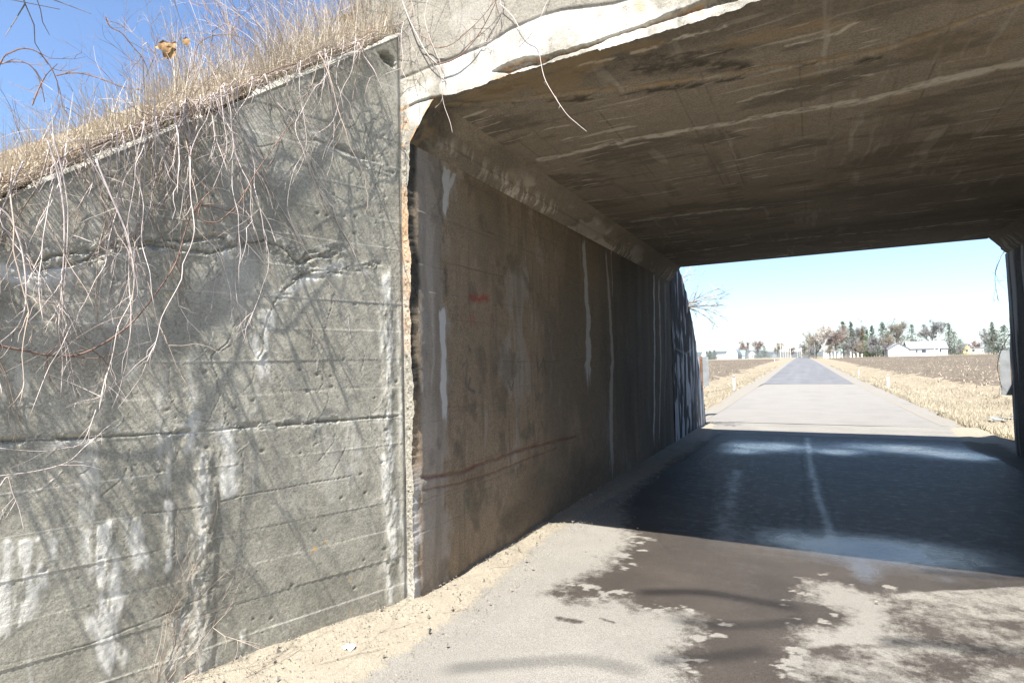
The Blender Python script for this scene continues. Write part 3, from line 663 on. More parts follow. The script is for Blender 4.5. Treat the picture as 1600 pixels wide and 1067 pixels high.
# field edges measured in the photograph
fr = field(0, 260, 31, 232, lambda y: np.interp(y, [31, 36, 45, 70, 240], [9.4, 8.0, 7.0, 5.9, 2.6]), MAT['soil'])
tag(link('field', fr, MAT['soil']), kind='structure')
fL = field(0, -300, 27, 235, lambda y: np.interp(y, [27, 40, 60, 240], [-9.0, -7.0, -6.3, -8.6]), MAT['soil'])
tag(link('field', fL, MAT['soil']), kind='structure')
# corn stubble and clods standing in the nearer field, as ground cover
MAT['stubble'] = simple('stubble', (.32, .275, .205), .3, 3, .9)
rg = np.random.RandomState(11)
def blades(n, posf, h0, h1, w, lean, mat, name, label, group=None, seed=1, segs=1):
    rg = np.random.RandomState(seed); p = posf(rg, n)
    n = len(p); h = rg.uniform(h0, h1, n); a = rg.uniform(0, 2*pi, n); la = rg.uniform(0, 2*pi, n); ll = rg.uniform(0, lean, n)*h
    dx = np.stack([np.cos(a), np.sin(a), 0*a], 1)*(w*rg.uniform(.6, 1.3, n))[:, None]
    l = np.stack([np.cos(la)*ll, np.sin(la)*ll, np.sqrt(np.maximum(h*h-ll*ll, .01*h*h))], 1)
    mid = p+l*.55+np.stack([0*a, 0*a, h*.06], 1)
    V = np.stack([p-dx, p+dx, mid+dx*.7, mid-dx*.7, p+l+dx*.2, p+l-dx*.2], 1).reshape(-1, 3)
    i = np.arange(n)[:, None]*6; F = np.concatenate([i+[0, 1, 2, 3], i+[3, 2, 4, 5]], 0)
    o = link(name, mesh_np(name, V, F, False), mat)
    return tag(o, label, 'grass', group, 'stuff')
def pos_field(rg, n):
    y = 31+140*rg.rand(n)**2.2; x = np.interp(y, [31, 36, 45, 70, 240], [9.4, 8.0, 7.0, 5.9, 2.6])+rg.rand(n)*(y*.9)
    return np.stack([x, y, ground_z(x, y)+.04], 1)
blades(14000, pos_field, .06, .22, .03, 1.2, MAT['stubble'], 'stubble', 'pale corn stubble littering the ploughed field on the right', seed=21)
def pos_fieldl(rg, n):
    y = 27+140*rg.rand(n)**2.0; x = np.interp(y, [27, 40, 60, 240], [-9., -7., -6.3, -8.6])-rg.rand(n)*(4+y*.25)
    return np.stack([x, y, ground_z(x, y)+.04], 1)
blades(6000, pos_fieldl, .06, .22, .03, 1.2, MAT['stubble'], 'stubble', 'pale corn stubble littering the ploughed field on the left', seed=22)

# ---------------------------------------------------------------- road
def asphalt():
    m = M_('old_asphalt', .9, .4); r, g, b, a = m.attr()     # r sand, g wet, b dark line, a bright worn patch
    n1 = m.noise(1.2, 5, .6); n2 = m.noise(9, 5, .65); n3 = m.noise(150, 2, .6); vv = m.vor(190)
    dry = m.mix(m.rng(n1, .35, .65), (.245, .232, .208), (.30, .286, .256)); dry = m.mix(m.rng(n3, .35, .7, 0, .85), dry, (.13, .125, .115)); dry = m.mix(m.rng(vv, .25, .1, 0, .35), dry, (.33, .315, .29))
    dry = m.mix(m.math('MULTIPLY', a, .7), dry, (.215, .205, .19))
    wet = m.mix(m.rng(n1, .35, .65), (.056, .048, .042), (.086, .073, .063)); wet = m.mix(m.rng(n3, .35, .7, 0, .8), wet, (.028, .024, .021)); wet = m.mix(m.rng(vv, .22, .08, 0, .5), wet, (.26, .22, .19))
    wn = m.math('MULTIPLY', m.math('SUBTRACT', m.noise(11, 7, .78), .5), .85)
    wm = m.rng(m.math('ADD', g, wn), .38, .62)
    c = m.mix(wm, dry, wet)
    sn = m.math('MULTIPLY', m.math('SUBTRACT', m.noise(7, 6, .75), .5), .9)
    sm = m.rng(m.math('ADD', r, sn), .42, .62)
    sand = m.mix(m.rng(m.noise(60, 4, .7), .35, .7), (.245, .215, .165), (.35, .315, .25)); sand = m.mix(m.rng(m.vor(24), .15, .05, 0, .5), sand, (.18, .15, .11))
    sand = m.mix(m.math('MULTIPLY', wm, .75), sand, (.10, .08, .055))
    c = m.mix(m.math('MULTIPLY', sm, .88), c, sand)
    c = m.mix(m.math('MULTIPLY', b, .85), c, (.02, .02, .02)); m.color(c)
    pud = m.rng(m.math('ADD', g, m.math('MULTIPLY', m.math('SUBTRACT', n2, .5), .35)), 1.0, 1.45)
    ro = m.n('ShaderNodeMix', data_type='FLOAT'); m.L(m.math('MULTIPLY', wm, m.math('SUBTRACT', 1.0, m.math('MULTIPLY', sm, .85))), ro.inputs[0]); ro.inputs[2].default_value = .92
    m.L(m.rng(pud, 0, 1, .52, .07), ro.inputs[3]); m.L(ro.outputs[0], m.b.inputs['Roughness'])
    m.b.inputs['IOR'].default_value = 1.4; m.L(m.rng(pud, 0, 1, .14, .9), m.b.inputs['Specular IOR Level'])
    bs = m.n('ShaderNodeMapRange'); 
    h = m.math('ADD', n3, m.math('MULTIPLY', vv, -1.2)); nd = m.n('ShaderNodeBump'); nd.inputs['Distance'].default_value = .004
    m.L(m.rng(pud, 0, 1, 1, .25), nd.inputs['Strength']); m.L(h, nd.inputs['Height'])
    n2b = m.n('ShaderNodeBump'); n2b.inputs['Distance'].default_value = .012; n2b.inputs['Strength'].default_value = .6; m.L(m.math('ADD', m.math('MULTIPLY', m.noise(5, 3), .6), m.math('MULTIPLY', sm, .6)), n2b.inputs['Height']); m.L(nd.outputs[0], n2b.inputs['Normal'])
    m.L(n2b.outputs[0], m.b.inputs['Normal'])
    return m.m
MAT['road'] = asphalt()
def road():
    xs = np.linspace(-5.6, 3.3, 440); yv = np.concatenate([np.linspace(-6, 1.2, 40)[:-1], np.linspace(1.2, 8, 420)[:-1], np.linspace(8, 16.6, 300)])
    A, B = np.meshgrid(xs, yv, indexing='ij')
    R = np.zeros_like(A); G = np.zeros_like(A); Bm = np.zeros_like(A); W = np.zeros_like(A)
    # sand along the walls
    er = np.interp(B, [-6, 1, 2.4, 3.4, 5.2, 7.3, 10, 12.2, 16.6], [-1.5, -1.9, -2.22, -2.20, -2.36, -2.30, -2.05, -1.95, -2.4])
    R = np.clip(.5+(er-A)*3.2, 0, 1.2)
    R = np.maximum(R, .42*sst(.7, .0, A-er)*sst(4.5, 3, B))
    R = np.maximum(R, np.clip(.5+(A-np.interp(B, [0, 12, 13, 16.6], [2.75, 2.6, 2.45, 2.75]))*3, 0, 1.1))
    # wet patch
    wetp = gl((985, 835), (972, 860), (945, 885), (900, 905), (858, 925), (880, 938), (975, 938), (1005, 952), (1075, 956), (1085, 985), (1055, 1015), (1062, 1080), (1190, 1100), (1245, 1067), (1262, 1010), (1252, 985), (1300, 975), (1308, 955), (1270, 940), (1262, 905), (1300, 908), (1385, 922), (1400, 1000), (1420, 930), (1520, 940), (1640, 960))
    wetp = wetp+[(3.0, 5.2), (3.0, 13.8), (2.4, 14.2), (-1.9, 14.3), (-2.05, 12), (-2.2, 9.5), (-2.1, 7), (-1.85, 6)]
    s = sdf(A+(fbm(A*5, B*5, 4, 320)-.5)*.12, B+(fbm(A*5+7, B*5, 4, 321)-.5)*.12, wetp)
    s = s+(fbm(A*9, B*9, 5, 319, .65)-.5)*.12
    G = np.clip(.5+s*1.3, 0, 1); G = G-.5*sst(.45, .0, s)*sst(.56, .66, fbm(A*7+3, B*10, 5, 318, .65))*(s > 0)*(B < 5.6)
    # speckled drying zone at the right front
    dz = sdf(A, B, gl((1385, 925), (1640, 905), (1900, 1000), (1700, 1200), (1250, 1150), (1262, 1010), (1385, 1000)))
    G = np.where(dz > -.1, np.maximum(G*sst(.12, 0, dz), sst(-.1, .05, dz)*(.38+.42*(fbm(A*3.5, B*6, 4, 322)-.42))+.12*sst(5.1, 4.6, -B*0+B)), G)
    # drying streaks inside the patch
    for q, w in [([(990, 880), (1000, 884)], .03)]:
        d = pdist(A+(fbm(A*12, B*12, 3, 323)-.5)*.07, B, gl(*q)); G = G-.5*np.exp(-(d/w)**2)*sst(.3, .6, fbm(A*34, B*22, 4, 324))
    for q, w in [([(875, 965), (905, 970)], .06), ([(938, 965), (960, 972)], .03)]:
        d = pdist(A, B, gl(*q)); G = np.maximum(G, .62*np.exp(-(d/w)**2))
    dry2 = inside(A, B, gl((1262, 905), (1385, 925), (1400, 1100), (1200, 1100), (1245, 1010), (1305, 970), (1270, 945)))
    W = np.where(dry2, .6, 0.)*1.0
    # standing water that catches the sky
    def pud(px, py, sx, sy, amt):
        nonlocal G
        q = on_z(px, py); G = G+amt*np.exp(-((A-q[0])/sx)**2-((B-q[1])/sy)**2)*(.5+.9*fbm(A*3, B*3, 4, 325))
    inn = G > .6
    pud(1350, 895, .11, .30, .75); pud(1360, 858, .70, .34, .85); pud(1240, 905, .05, .10, .3); pud(1480, 905, .05, .08, .3)
    pud(1285, 960, .14, .12, .35)
    pud(1200, 697, .7, .55, .55); pud(1310, 706, .35, .35, .5); pud(1400, 700, .9, .6, .5); pud(1500, 712, .5, .4, .45); pud(1160, 705, .3, .3, .4)
    # worn wheel lines and the long seam
    for q, w, amt in [([(1262, 683), (1265, 720), (1283, 790), (1305, 860)], .05, .15), ([(1150, 735), (1140, 790), (1125, 850)], .10, .10)]:
        d = pdist(A+(fbm(A*6, B*2, 3, 326)-.5)*.06, B, gl(*q)); G = G+amt*np.exp(-(d/w)**2)*(.4+fbm(A*9, B*4, 3, 327))
    d = pdist(A+(fbm(A*3, B*2.2, 4, 328)-.5)*.10, B, gl((1252, 680), (1254, 715), (1257, 760), (1258, 855))); Bm = np.maximum(Bm, .85*np.exp(-(d/.026)**2))
    d = pdist(A+(fbm(A*3, B*2.2, 4, 328)-.5)*.10, B, gl((1275, 720), (1300, 790), (1318, 870))); Bm = np.maximum(Bm, .5*np.exp(-(d/.02)**2))
    # dry again beyond the far mouth
    G = G*sst(14.9, 14.2, B+(fbm(A*4, B*4, 3, 329)-.5)*.8)
    Z = -.004+.012*(fbm(A*1.1, B*1.1, 3, 330)-.5)+.035*sst(.4, .9, R)*(fbm(A*5, B*5, 4, 331))
    return np.stack([A, B, Z], -1), np.stack([np.clip(R, 0, 1.5), np.clip(G, 0, 2), Bm, W], -1)
P, mk = road(); tag(link('road', grid_mesh('road', P, mk), MAT['road']), kind='structure')
# pale pavement beyond the bridge
xs2 = np.linspace(-1, 1, 60)[:, None]; yv = np.linspace(16.6, 37.6, 160)[None, :]
xl_ = np.interp(yv, [16.6, 20.7, 24.1, 30, 37.6], [-2.9, -2.85, -2.95, -2.9, -2.6]); xr_ = np.interp(yv, [16.6, 24.7, 30, 37.6], [2.95, 3.0, 2.8, 2.45])
A = (xl_+xr_)/2+xs2*(xr_-xl_)/2; B = yv+0*A; Z = ground_z(A*0+rcx(B), B)+.006-.01*xs2**2
R = np.clip(.5-(1-np.abs(xs2))*2.6+0*B, 0, 1); mk = np.stack([R*.9, 0*A, .07*sst(.55, .75, fbm(A*1.3, B*.8, 4, 335)), .8+0*A], -1)
tag(link('pavement', grid_mesh('pavement', np.stack([A, B, Z], -1), mk), MAT['road']), kind='structure')
# newer blue-grey asphalt running to the crest
m = M_('blue_grey_asphalt', .85, .3); c = m.mix(m.rng(m.noise(.6, 5), .35, .65), (.105, .106, .11), (.14, .141, .146)); c = m.mix(m.rng(m.noise(.8, 3, .5, m.map((3, .05, 1))), .4, .7, 0, .4), c, (.17, .17, .175)); m.color(c); MAT['tar'] = m.m
yv = np.concatenate([np.linspace(37.6, 80, 60), 80*(700/80)**np.linspace(0, 1, 50)[1:]])[None, :]
hw = np.interp(yv, [37.6, 60, 700], [2.35, 2.3, 2.3]); A = rcx(yv)+np.linspace(-1, 1, 9)[:, None]*hw; B = yv+0*A; Z = ground_z(rcx(B), B)+.012
tag(link('road', grid_mesh('road', np.stack([A, B, Z], -1)), MAT['tar']), kind='structure')
# pale gravel shoulders
m = M_('pale_gravel', .95, .2); c = m.mix(m.rng(m.noise(30, 3, .7), .35, .65), (.185, .17, .145), (.24, .222, .19)); m.color(c); m.bump(m.noise(40, 3), .02); MAT['gravel'] = m.m
for s in (-1, 1):
    yv2 = np.concatenate([np.linspace(17, 80, 120), 80*(700/80)**np.linspace(0, 1, 50)[1:]])[None, :]
    inr = np.interp(yv2, [17, 37.6, 37.7, 700], [2.7, 2.4, 2.3, 2.3]); wdt = np.interp(yv2, [17, 36, 60, 700], [.5, .9, .8, .8])+(fbm(yv2*.8, yv2*0+s, 3, 336)-.5)*.5
    A = rcx(yv2)+s*(inr+np.linspace(0, 1, 7)[:, None]*wdt); B = yv2+0*A; Z = ground_z(rcx(B), B)+.003-.04*np.linspace(0, 1, 7)[:, None]**2
    tag(link('shoulder', grid_mesh('shoulder', np.stack([A, B, Z], -1), flip=(s < 0)), MAT['gravel']), kind='structure')
# a trickle of water lying in the right ditch
mb = MB(); cpts = [(5.0+.25*sin(i*.9)+i*.16, 24.2+.35*i+.3*sin(i*1.7)) for i in range(12)]
for i in range(11):
    a, b = cpts[i], cpts[i+1]; w = .12+.06*sin(i*2.1)
    za = float(ground_z(a[0], a[1]))+.01; zb = float(ground_z(b[0], b[1]))+.01
    mb.quad((a[0]-w, a[1], za), (a[0]+w, a[1]-.1, za), (b[0]+w, b[1]-.1, zb), (b[0]-w, b[1], zb))
MAT['water'] = simple('ditch_water', (.30, .30, .28), .1, 3, .15, 0, 10, .5)
tag(mb.build('water', MAT['water']), kind='structure')

# ---------------------------------------------------------------- embankments of the railway
MAT['bank'] = simple('bank_soil', (.20, .165, .12), .35, 4, .95, .03, 12)
def bank(side, name):
    n, k = 60, 90
    yv = np.linspace(-3.2, 19.5, k)[None, :]; u = (np.linspace(0, 1, n)**2)[:, None]
    if side < 0:
        x0 = np.where(yv < YN, W0[0]-.12-(YN-yv)*tan(WA), np.where(yv > YF, XL-.28, XL-.5)); xx = x0-u*60
    else:
        x0 = np.where(yv < YN, XR+.5+(YN-yv)*.3, np.where(yv > YF, XR+.45+(yv-YF)*.33, XR+.5)); xx = x0+u*60
    tcor = np.maximum(YN-yv, 0)/cos(WA)
    prn = np.where(yv < YN+1.0, 4.24-.745*(YN-yv)/cos(WA)*1.0+.02, 5.0)
    prf = np.where(side < 0, np.interp(yv, ys, zs-.02), 3.9-(yv-12.35)*.82)
    pz = np.where(yv < YN+1.0, np.minimum(prn, 4.98), np.where(yv > 12.2, prf, np.interp(yv, [4.4, 10.2, 12.2], [4.98, 4.95, 3.98])))
    Zb = np.maximum(pz+0*u, -.25)+(fbm(xx*1.4, yv*1.4, 3, 340)-.5)*.16*sst(0, .02, u)+.25*sst(0, .12, u)*(pz > .1)
    P = np.stack([xx, yv+0*xx, Zb], -1)
    return tag(link('embankment', grid_mesh(name, P, flip=(side < 0)), MAT['bank']), kind='structure')
bank(-1, 'embankment'); bank(1, 'embankment')
# fill over the deck
yv = np.linspace(YN+.46, YF+.05, 40)[None, :]; xv = np.linspace(XL-1.2, XR+1.2, 30)[:, None]
pz = np.interp(yv, [YN+.4, 4.4, 10.2, YF+.05], [4.9, 5.0, 4.95, 3.93])+0*xv
tag(link('embankment', grid_mesh('embankment', np.stack([xv+0*yv, yv+0*xv, pz], -1)), MAT['bank']), kind='structure')


# ---------------------------------------------------------------- vines and dry plants
MAT['vine'] = simple('pale_vine_bark', (.46, .40, .37), .35, 5, .85)
MAT['vine_dark'] = simple('red_brown_bark', (.20, .13, .10), .35, 6, .85)
MAT['straw'] = simple('straw', (.50, .44, .345), .35, 2.5, .9)
MAT['twig'] = simple('pale_twig', (.34, .275, .225), .35, 3, .9)
MAT['leaf'] = simple('dead_leaf', (.27, .165, .07), .35, 30, .7)
rv = random.Random(5)
def wpt(t, z, o): q = W0+WD*t+WN*o; return np.array([q[0], q[1], z])
def smooth(pts, n=3):
    pts = [np.asarray(p, float) for p in pts]; out = []
    for i in range(len(pts)-1):
        p0, p1, p2, p3 = pts[max(i-1, 0)], pts[i], pts[i+1], pts[min(i+2, len(pts)-1)]
        for k in range(n):
            t = k/n; out.append(.5*((2*p1)+(-p0+p2)*t+(2*p0-5*p1+4*p2-p3)*t*t+(-p0+3*p1-3*p2+p3)*t**3))
    out.append(pts[-1]); return out
def twigs(mb, pts, r, n, ln, rnd, depth=1, grav=-.25):
    for _ in range(n):
        i = rnd.randrange(1, max(2, len(pts)-1)); p = np.array(pts[i]); d = pts[min(i+1, len(pts)-1)]-pts[i-1]; d = d/(np.linalg.norm(d)+1e-9)
        v = d*.7+np.array([rnd.gauss(0, .5), rnd.gauss(0, .5), rnd.gauss(grav, .45)]); near = p[1] < YN and p[2] < wtop((p-W0)@WD)+.05
        if near: v = v-WN*(v@WN)*.3
        v /= np.linalg.norm(v)
        q = [p]; L = ln*rnd.uniform(.4, 1.3)
        for k in range(4):
            v = v+np.array([rnd.gauss(0, .28), rnd.gauss(0, .28), rnd.gauss(grav*.3, .2)])
            if near: v = v-WN*(v@WN)*.25
            v /= np.linalg.norm(v); q.append(q[-1]+v*L/4)
        for k in range(1, len(q)):                           # keep the shoot outside the concrete
            o = (q[k]-W0)@WN
            if o < .006 and q[k][2] < wtop((q[k]-W0)@WD) and q[k][1] < YN: q[k] = q[k]+WN*(.006-o+rnd.random()*.01)
            if YN-.008 < q[k][1] < YN+.6 and q[k][0] > W0[0]-.5 and q[k][2] > HH: q[k][1] = YN-.01
        mb.tube(q, [r, r*.8, r*.65, r*.5, r*.35], 3, False)
        if depth > 0: twigs(mb, q, r*.6, rnd.randint(0, 2), ln*.45, rnd, depth-1, grav)
def vine_path(t0, L, rnd, swing=.22, drift=0.0):
    out = rnd.random() < .42; rate = rnd.uniform(.012, .045)
    z0 = wtop(t0)+.03; pts = [wpt(t0+rnd.uniform(-.2, .2), z0+.05, -.28), wpt(t0, z0+rnd.uniform(.0, .05), -.08)]
    o = rnd.uniform(.05, swing); t, z = t0, z0; pts.append(wpt(t+drift*.08, z+rnd.uniform(-.02, .06), o))
    n = max(4, int(L/.11)); hv = rnd.gauss(drift, .25)
    for k in range(n):
        hv += rnd.gauss(0, .13); hv = max(-.9, min(.9, hv*.93)); t += hv*.10; z -= .11*rnd.uniform(.6, 1.1)
        o = max(.012, o+rnd.gauss(rate if out else -.012, .02)); pts.append(wpt(t, z, o))
    return smooth(pts, 2)
G1 = 'bare vine stems hanging over the left wing wall'
def vine_obj(pts, r, nt, ln, label, group, mat='vine', grav=-.25, k=4, depth=1):
    mb = MB(); N = len(pts); r *= 1.2; mb.tube(pts, [r*(1-.6*i/N) for i in range(N)], k)
    twigs(mb, pts, r*.55, nt, ln, rv, depth, grav)
    return tag(off_build(mb, 'vine', MAT[mat], pts[0], True), label, 'vine', group)
for i in range(100):
    t0 = rv.choice([rv.uniform(-.02, 2.7), rv.uniform(1.1, 2.7)])
    dens = min(1, .25+t0/1.6)
    L = rv.uniform(.3, 1.25)*(.55+.65*dens) if rv.random() < .75 else rv.uniform(.9, 1.9)*dens
    vine_obj(vine_path(t0, L, rv, .10), rv.uniform(.0018, .0040), rv.randint(3, 9), .24, 'thin pale leafless vine stem hanging down the face of the grey wing wall', G1, rv.choice(['vine', 'vine', 'twig']))
# thicker stems traced on the photograph, each kept a little off the wall
def off_wing(pts, offs): return smooth([on_wing(a, b, o) for (a, b), o in zip(pts, offs)], 4)
for pts, offs, r, nt, ln, lab, mt in [
    ([(-30, 530), (0, 540), (40, 548), (85, 556), (130, 552), (180, 525), (215, 495), (250, 450), (275, 410), (290, 360), (300, 335), (318, 310), (340, 290)], [.10]*13, .0052, 9, .2, 'long dark curving vine sweeping up across the wing wall from the left edge', 'vine_dark'),
    ([(318, 310), (310, 340), (335, 348), (352, 338), (375, 315), (400, 270), (425, 235), (445, 205), (470, 185)], [.10, .10, .11, .12, .12, .13, .13, .12, .10], .0038, 8, .18, 'dark vine looping up and right in the middle of the wing wall', 'vine_dark'),
    ([(-10, 320), (15, 340), (32, 380), (40, 430), (40, 475), (28, 510), (0, 535)], [.2, .2, .2, .19, .18, .17, .16], .0044, 5, .15, 'thick pale vine arching down at the left edge above the cracked crust', 'vine'),
    ([(75, 220), (90, 270), (100, 330), (100, 400), (95, 470), (92, 520), (98, 560), (95, 620)], [.22, .21, .2, .18, .17, .15, .14, .13], .0040, 14, .24, 'pale vine hanging straight down in a loose bundle left of centre on the wing wall', 'vine'),
    ([(82, 210), (96, 262), (106, 325), (104, 405), (98, 480), (102, 540), (108, 580), (120, 625)], [.23, .22, .2, .19, .17, .15, .14, .13], .0030, 12, .22, 'second pale vine beside it in the hanging bundle, ending in a forked tip', 'vine'),
    ([(150, 250), (175, 310), (200, 370), (210, 430), (205, 470), (185, 510), (175, 560), (160, 610), (155, 640)], [.2]*9, .0042, 12, .2, 'pale vine hanging from the coping and ending in a long straight tip', 'vine'),
    ([(130, 230), (165, 290), (185, 330), (205, 400), (215, 460), (195, 480)], [.18]*6, .0026, 8, .2, 'thin pale vine crossing the long hanging stem near its tip', 'vine'),
    ([(240, 115), (242, 180), (243, 240), (236, 300), (228, 345)], [.14, .14, .13, .1, .08], .0028, 5, .15, 'pale vine dropping straight below the slope near the dead leaves', 'vine'),
    ([(345, 140), (350, 190), (355, 230), (345, 265), (330, 300)], [.14]*5, .0030, 6, .15, 'thin vine kinking below the coping in the middle of the slope', 'vine'),
    ([(470, 95), (468, 140), (476, 190), (478, 230), (458, 270), (450, 330), (476, 385)], [.12]*7, .0024, 5, .15, 'thin vine on the upper right part of the wing wall, left of the joint', 'vine'),
    ([(556, 60), (550, 110), (535, 140), (520, 190), (490, 215), (470, 260), (455, 290)], [.12, .12, .1, .09, .08, .06, .05], .0026, 6, .14, 'pale vine slanting down from the top of the wing wall near the joint', 'vine'),
    ([(0, 760), (12, 745), (20, 770), (30, 795), (38, 830)], [.15]*5, .0028, 2, .1, 'short vine tip dangling low at the left edge of the wall', 'vine'),
    ([(-20, 745), (10, 742), (60, 735), (105, 722), (130, 700), (150, 680)], [.13]*6, .0026, 5, .14, 'pale vine running up to the right low at the left edge', 'vine'),
    ([(150, 640), (130, 690), (100, 700), (60, 705), (0, 700)], [.13]*5, .0022, 4, .14, 'thin drooping vine low on the left part of the wall', 'vine')]:
    vine_obj(off_wing(pts, offs), r, nt, ln, lab, 'stouter vine stems crossing the left wing wall', mt, -.2, 5)
# stems lying bundled along the coping
for i in range(16):
    a = rv.uniform(-.1, 1.7); b = a+rv.uniform(.5, 1.3); n = 9; pts = []; o = rv.uniform(-.10, .01); h = rv.uniform(.015, .07)
    for k in range(n):
        t = a+(b-a)*k/(n-1); pts.append(wpt(t, wtop(t)+h+rv.gauss(0, .012), o+rv.gauss(0, .012)))
    vine_obj(smooth(pts, 2), rv.uniform(.002, .0042), 6, .2, 'red brown vine stem lying along the sloping top of the left wing wall', 'vine stems lying along the wing wall top', rv.choice(['vine', 'vine_dark']), .1)
# vines in front of the fascia
def off_f(pts, offs): return smooth([on_y(a, b, YN-o) for (a, b), o in zip(pts, offs)], 4)
G2 = 'vines dangling in front of the bridge face'
for pts, offs, r, nt, ln, lab, mt in [
    ([(618, -30), (628, 0), (640, 32), (655, 62), (668, 85), (684, 101)], [.1, .1, .09, .08, .07, .06], .0055, 4, .2, 'thick pale vine running down right on the bridge face to the bottom of the loop', 'vine'),
    ([(684, 101), (705, 95), (725, 82), (745, 58), (762, 30), (776, 0), (782, -20)], [.06, .06, .06, .06, .06, .07, .08], .0042, 8, .14, 'dark vine rising right from the bottom of the loop on the bridge face', 'vine_dark'),
    ([(655, 55), (668, 62), (680, 75), (705, 70), (730, 50), (755, 25), (778, -5)], [.07, .06, .05, .05, .05, .06, .07], .0032, 6, .14, 'second thinner vine of the loop just above the dark one', 'vine_dark'),
    ([(668, 0), (664, 30), (672, 60), (682, 85), (688, 100), (690, 140), (694, 165), (703, 190), (707, 208)], [.06]*5+[.10, .16, .2, .22], .0022, 3, .08, 'thin pale vine hanging free before the chamfered corner', 'vine'),
    ([(780, 5), (800, 25), (812, 45), (822, 57), (835, 62), (842, 80), (850, 120), (866, 150), (885, 178), (900, 192), (917, 206)], [.05, .05, .05, .05, .06, .08, .16, .22, .26, .29, .32], .0024, 7, .05, 'thin thorny vine hanging free below the broken edge of the bridge', 'vine'),
    ([(640, -10), (648, 30), (640, 60), (655, 100), (648, 140)], [.08]*5, .002, 4, .16, 'faint thin vine close to the joint on the bridge face', 'vine'),
    ([(860, -10), (850, 15), (842, 30), (818, 58), (800, 75), (790, 90)], [.04]*6, .0018, 6, .12, 'thin branching vine hanging above the pour line of the bridge face', 'vine'),
    ([(780, -5), (785, 20), (775, 45), (768, 62), (760, 85)], [.04]*5, .0018, 8, .12, 'thin tangled vine tip beside the loop on the bridge face', 'vine')]:
    vine_obj(off_f(pts, offs), r, nt, ln, lab, G2, mt, -.25, 5)
for i in range(20):
    x0 = rv.uniform(-2.95, -1.3); z0 = rv.uniform(4.55, 5.1); L = rv.uniform(.35, 1.0)*(1 if x0 < -2.1 else .7); q = [np.array([x0, YN+.12, z0+.03]), np.array([x0, YN-.05, z0])]; hx = rv.gauss(0, .25)
    for k in range(int(L/.09)): hx = hx*.9+rv.gauss(0, .14); q.append(q[-1]+np.array([hx*.09, rv.gauss(0, .008), -.09*rv.uniform(.6, 1.1)])); q[-1][1] = min(q[-1][1], YN-.02)
    vine_obj(smooth(q, 2), rv.uniform(.0014, .0028), rv.randint(2, 6), .16, 'fine bare vine hanging down the upper face of the bridge', 'fine vines on the upper bridge face', rv.choice(['vine', 'vine_dark', 'twig']), -.2)
# tangle of fine stems over the top of the slope: nobody could count them
def tangle():
    rg = np.random.RandomState(31); mb = MB()
    for i in range(330):
        t = rg.uniform(-.1, 2.8); z = wtop(t)+rg.uniform(-.03, .22)*min(1, .35+t*.5); o = rg.uniform(-.55, .03)
        p = wpt(t, z, o); v = WD*rg.normal(0, .8)+WN*rg.normal(.2, .5)+np.array([0, 0, rg.normal(.05, .4)]); v /= np.linalg.norm(v); q = [p]; L = rg.uniform(.15, .5)
        for k in range(5):
            v = v+rg.normal(0, .25, 3)+np.array([0, 0, -.04])-WN*.05; v /= np.linalg.norm(v); nx_ = q[-1]+v*L/5
            oo = (nx_-W0)@WN; tq = (nx_-W0)@WD
            if oo < .01 and nx_[2] < wtop(tq)+.01: nx_[2] = wtop(tq)+.012
            q.append(nx_)
        r = rg.uniform(.0012, .0024); mb.tube(q, [r, r, r*.8, r*.7, r*.6, r*.4], 3, False)
    o = off_build(mb, 'vine_tangle', MAT['vine'], wpt(1.4, wtop(1.4), -.1)); tag(o, 'tangle of fine dry stems matted over the top of the left wing wall', 'vines', None, 'stuff')
tangle()
def bladesc(n, posf, h0, h1, w, mat, name, label, seed, lean=.8, up=.9, droop=.5):
    """curved grass stalks of 4 segments"""
    rg = np.random.RandomState(seed); p = posf(rg, n); n = len(p); h = rg.uniform(h0, h1, n)**1.0*(.5+.5*rg.rand(n)); a = rg.uniform(0, 2*pi, n)
    d = np.stack([np.cos(a), np.sin(a), 0*a], 1); le = rg.rand(n)*lean; side = np.stack([-np.sin(a+.6), np.cos(a+.6), 0*a], 1)*(w*rg.uniform(.5, 1.4, n))[:, None]
    Vs = []; K = 5
    for k in range(K):
        s = k/(K-1); c = p+d*(le*h*(s**1.4))[:, None]+np.array([0, 0, 1.])*(h*(up*s-droop*le*s*s))[:, None]
        ww = side*(1-.8*s); Vs += [c-ww, c+ww]
    V = np.stack(Vs, 1).reshape(-1, 3); i = np.arange(n)[:, None]*2*K
    F = np.concatenate([i+[2*k, 2*k+1, 2*k+3, 2*k+2] for k in range(K-1)], 0)
    o = link(name, mesh_np(name, V, F, False), mat); return tag(o, label, 'grass', None, 'stuff')
def pos_top(rg, n):
    t = rg.uniform(-.1, 3.4, n); o = -.06-rg.rand(n)**1.2*2.4; q = W0+t[:, None]*WD+o[:, None]*WN; q[:, 2] = wtop(np.maximum(t, -.2))+.0+.10*np.minimum(1, -o/.5)*0
    clump = fbm(t*2.6, o*2.6, 3, 350) > .42; return q[clump | (rg.rand(n) < .25)]
bladesc(44000, pos_top, .12, .62, .0024, MAT['straw'], 'dry_grass', 'dry straw coloured grass growing along the top of the left embankment', 41, 1.0)
def pos_high(rg, n):
    t = rg.uniform(-.3, 1.5, n); o = -.3-rg.rand(n)*2.0; q = W0+t[:, None]*WD+o[:, None]*WN; q[:, 2] = wtop(t)-.0
    return q[fbm(t*3.1, o*3.1, 2, 351) > .5]
bladesc(11000, pos_high, .40, 1.05, .0022, MAT['straw'], 'dry_grass', 'tall pale grass stalks standing in tufts at the top of the bank', 42, .6)
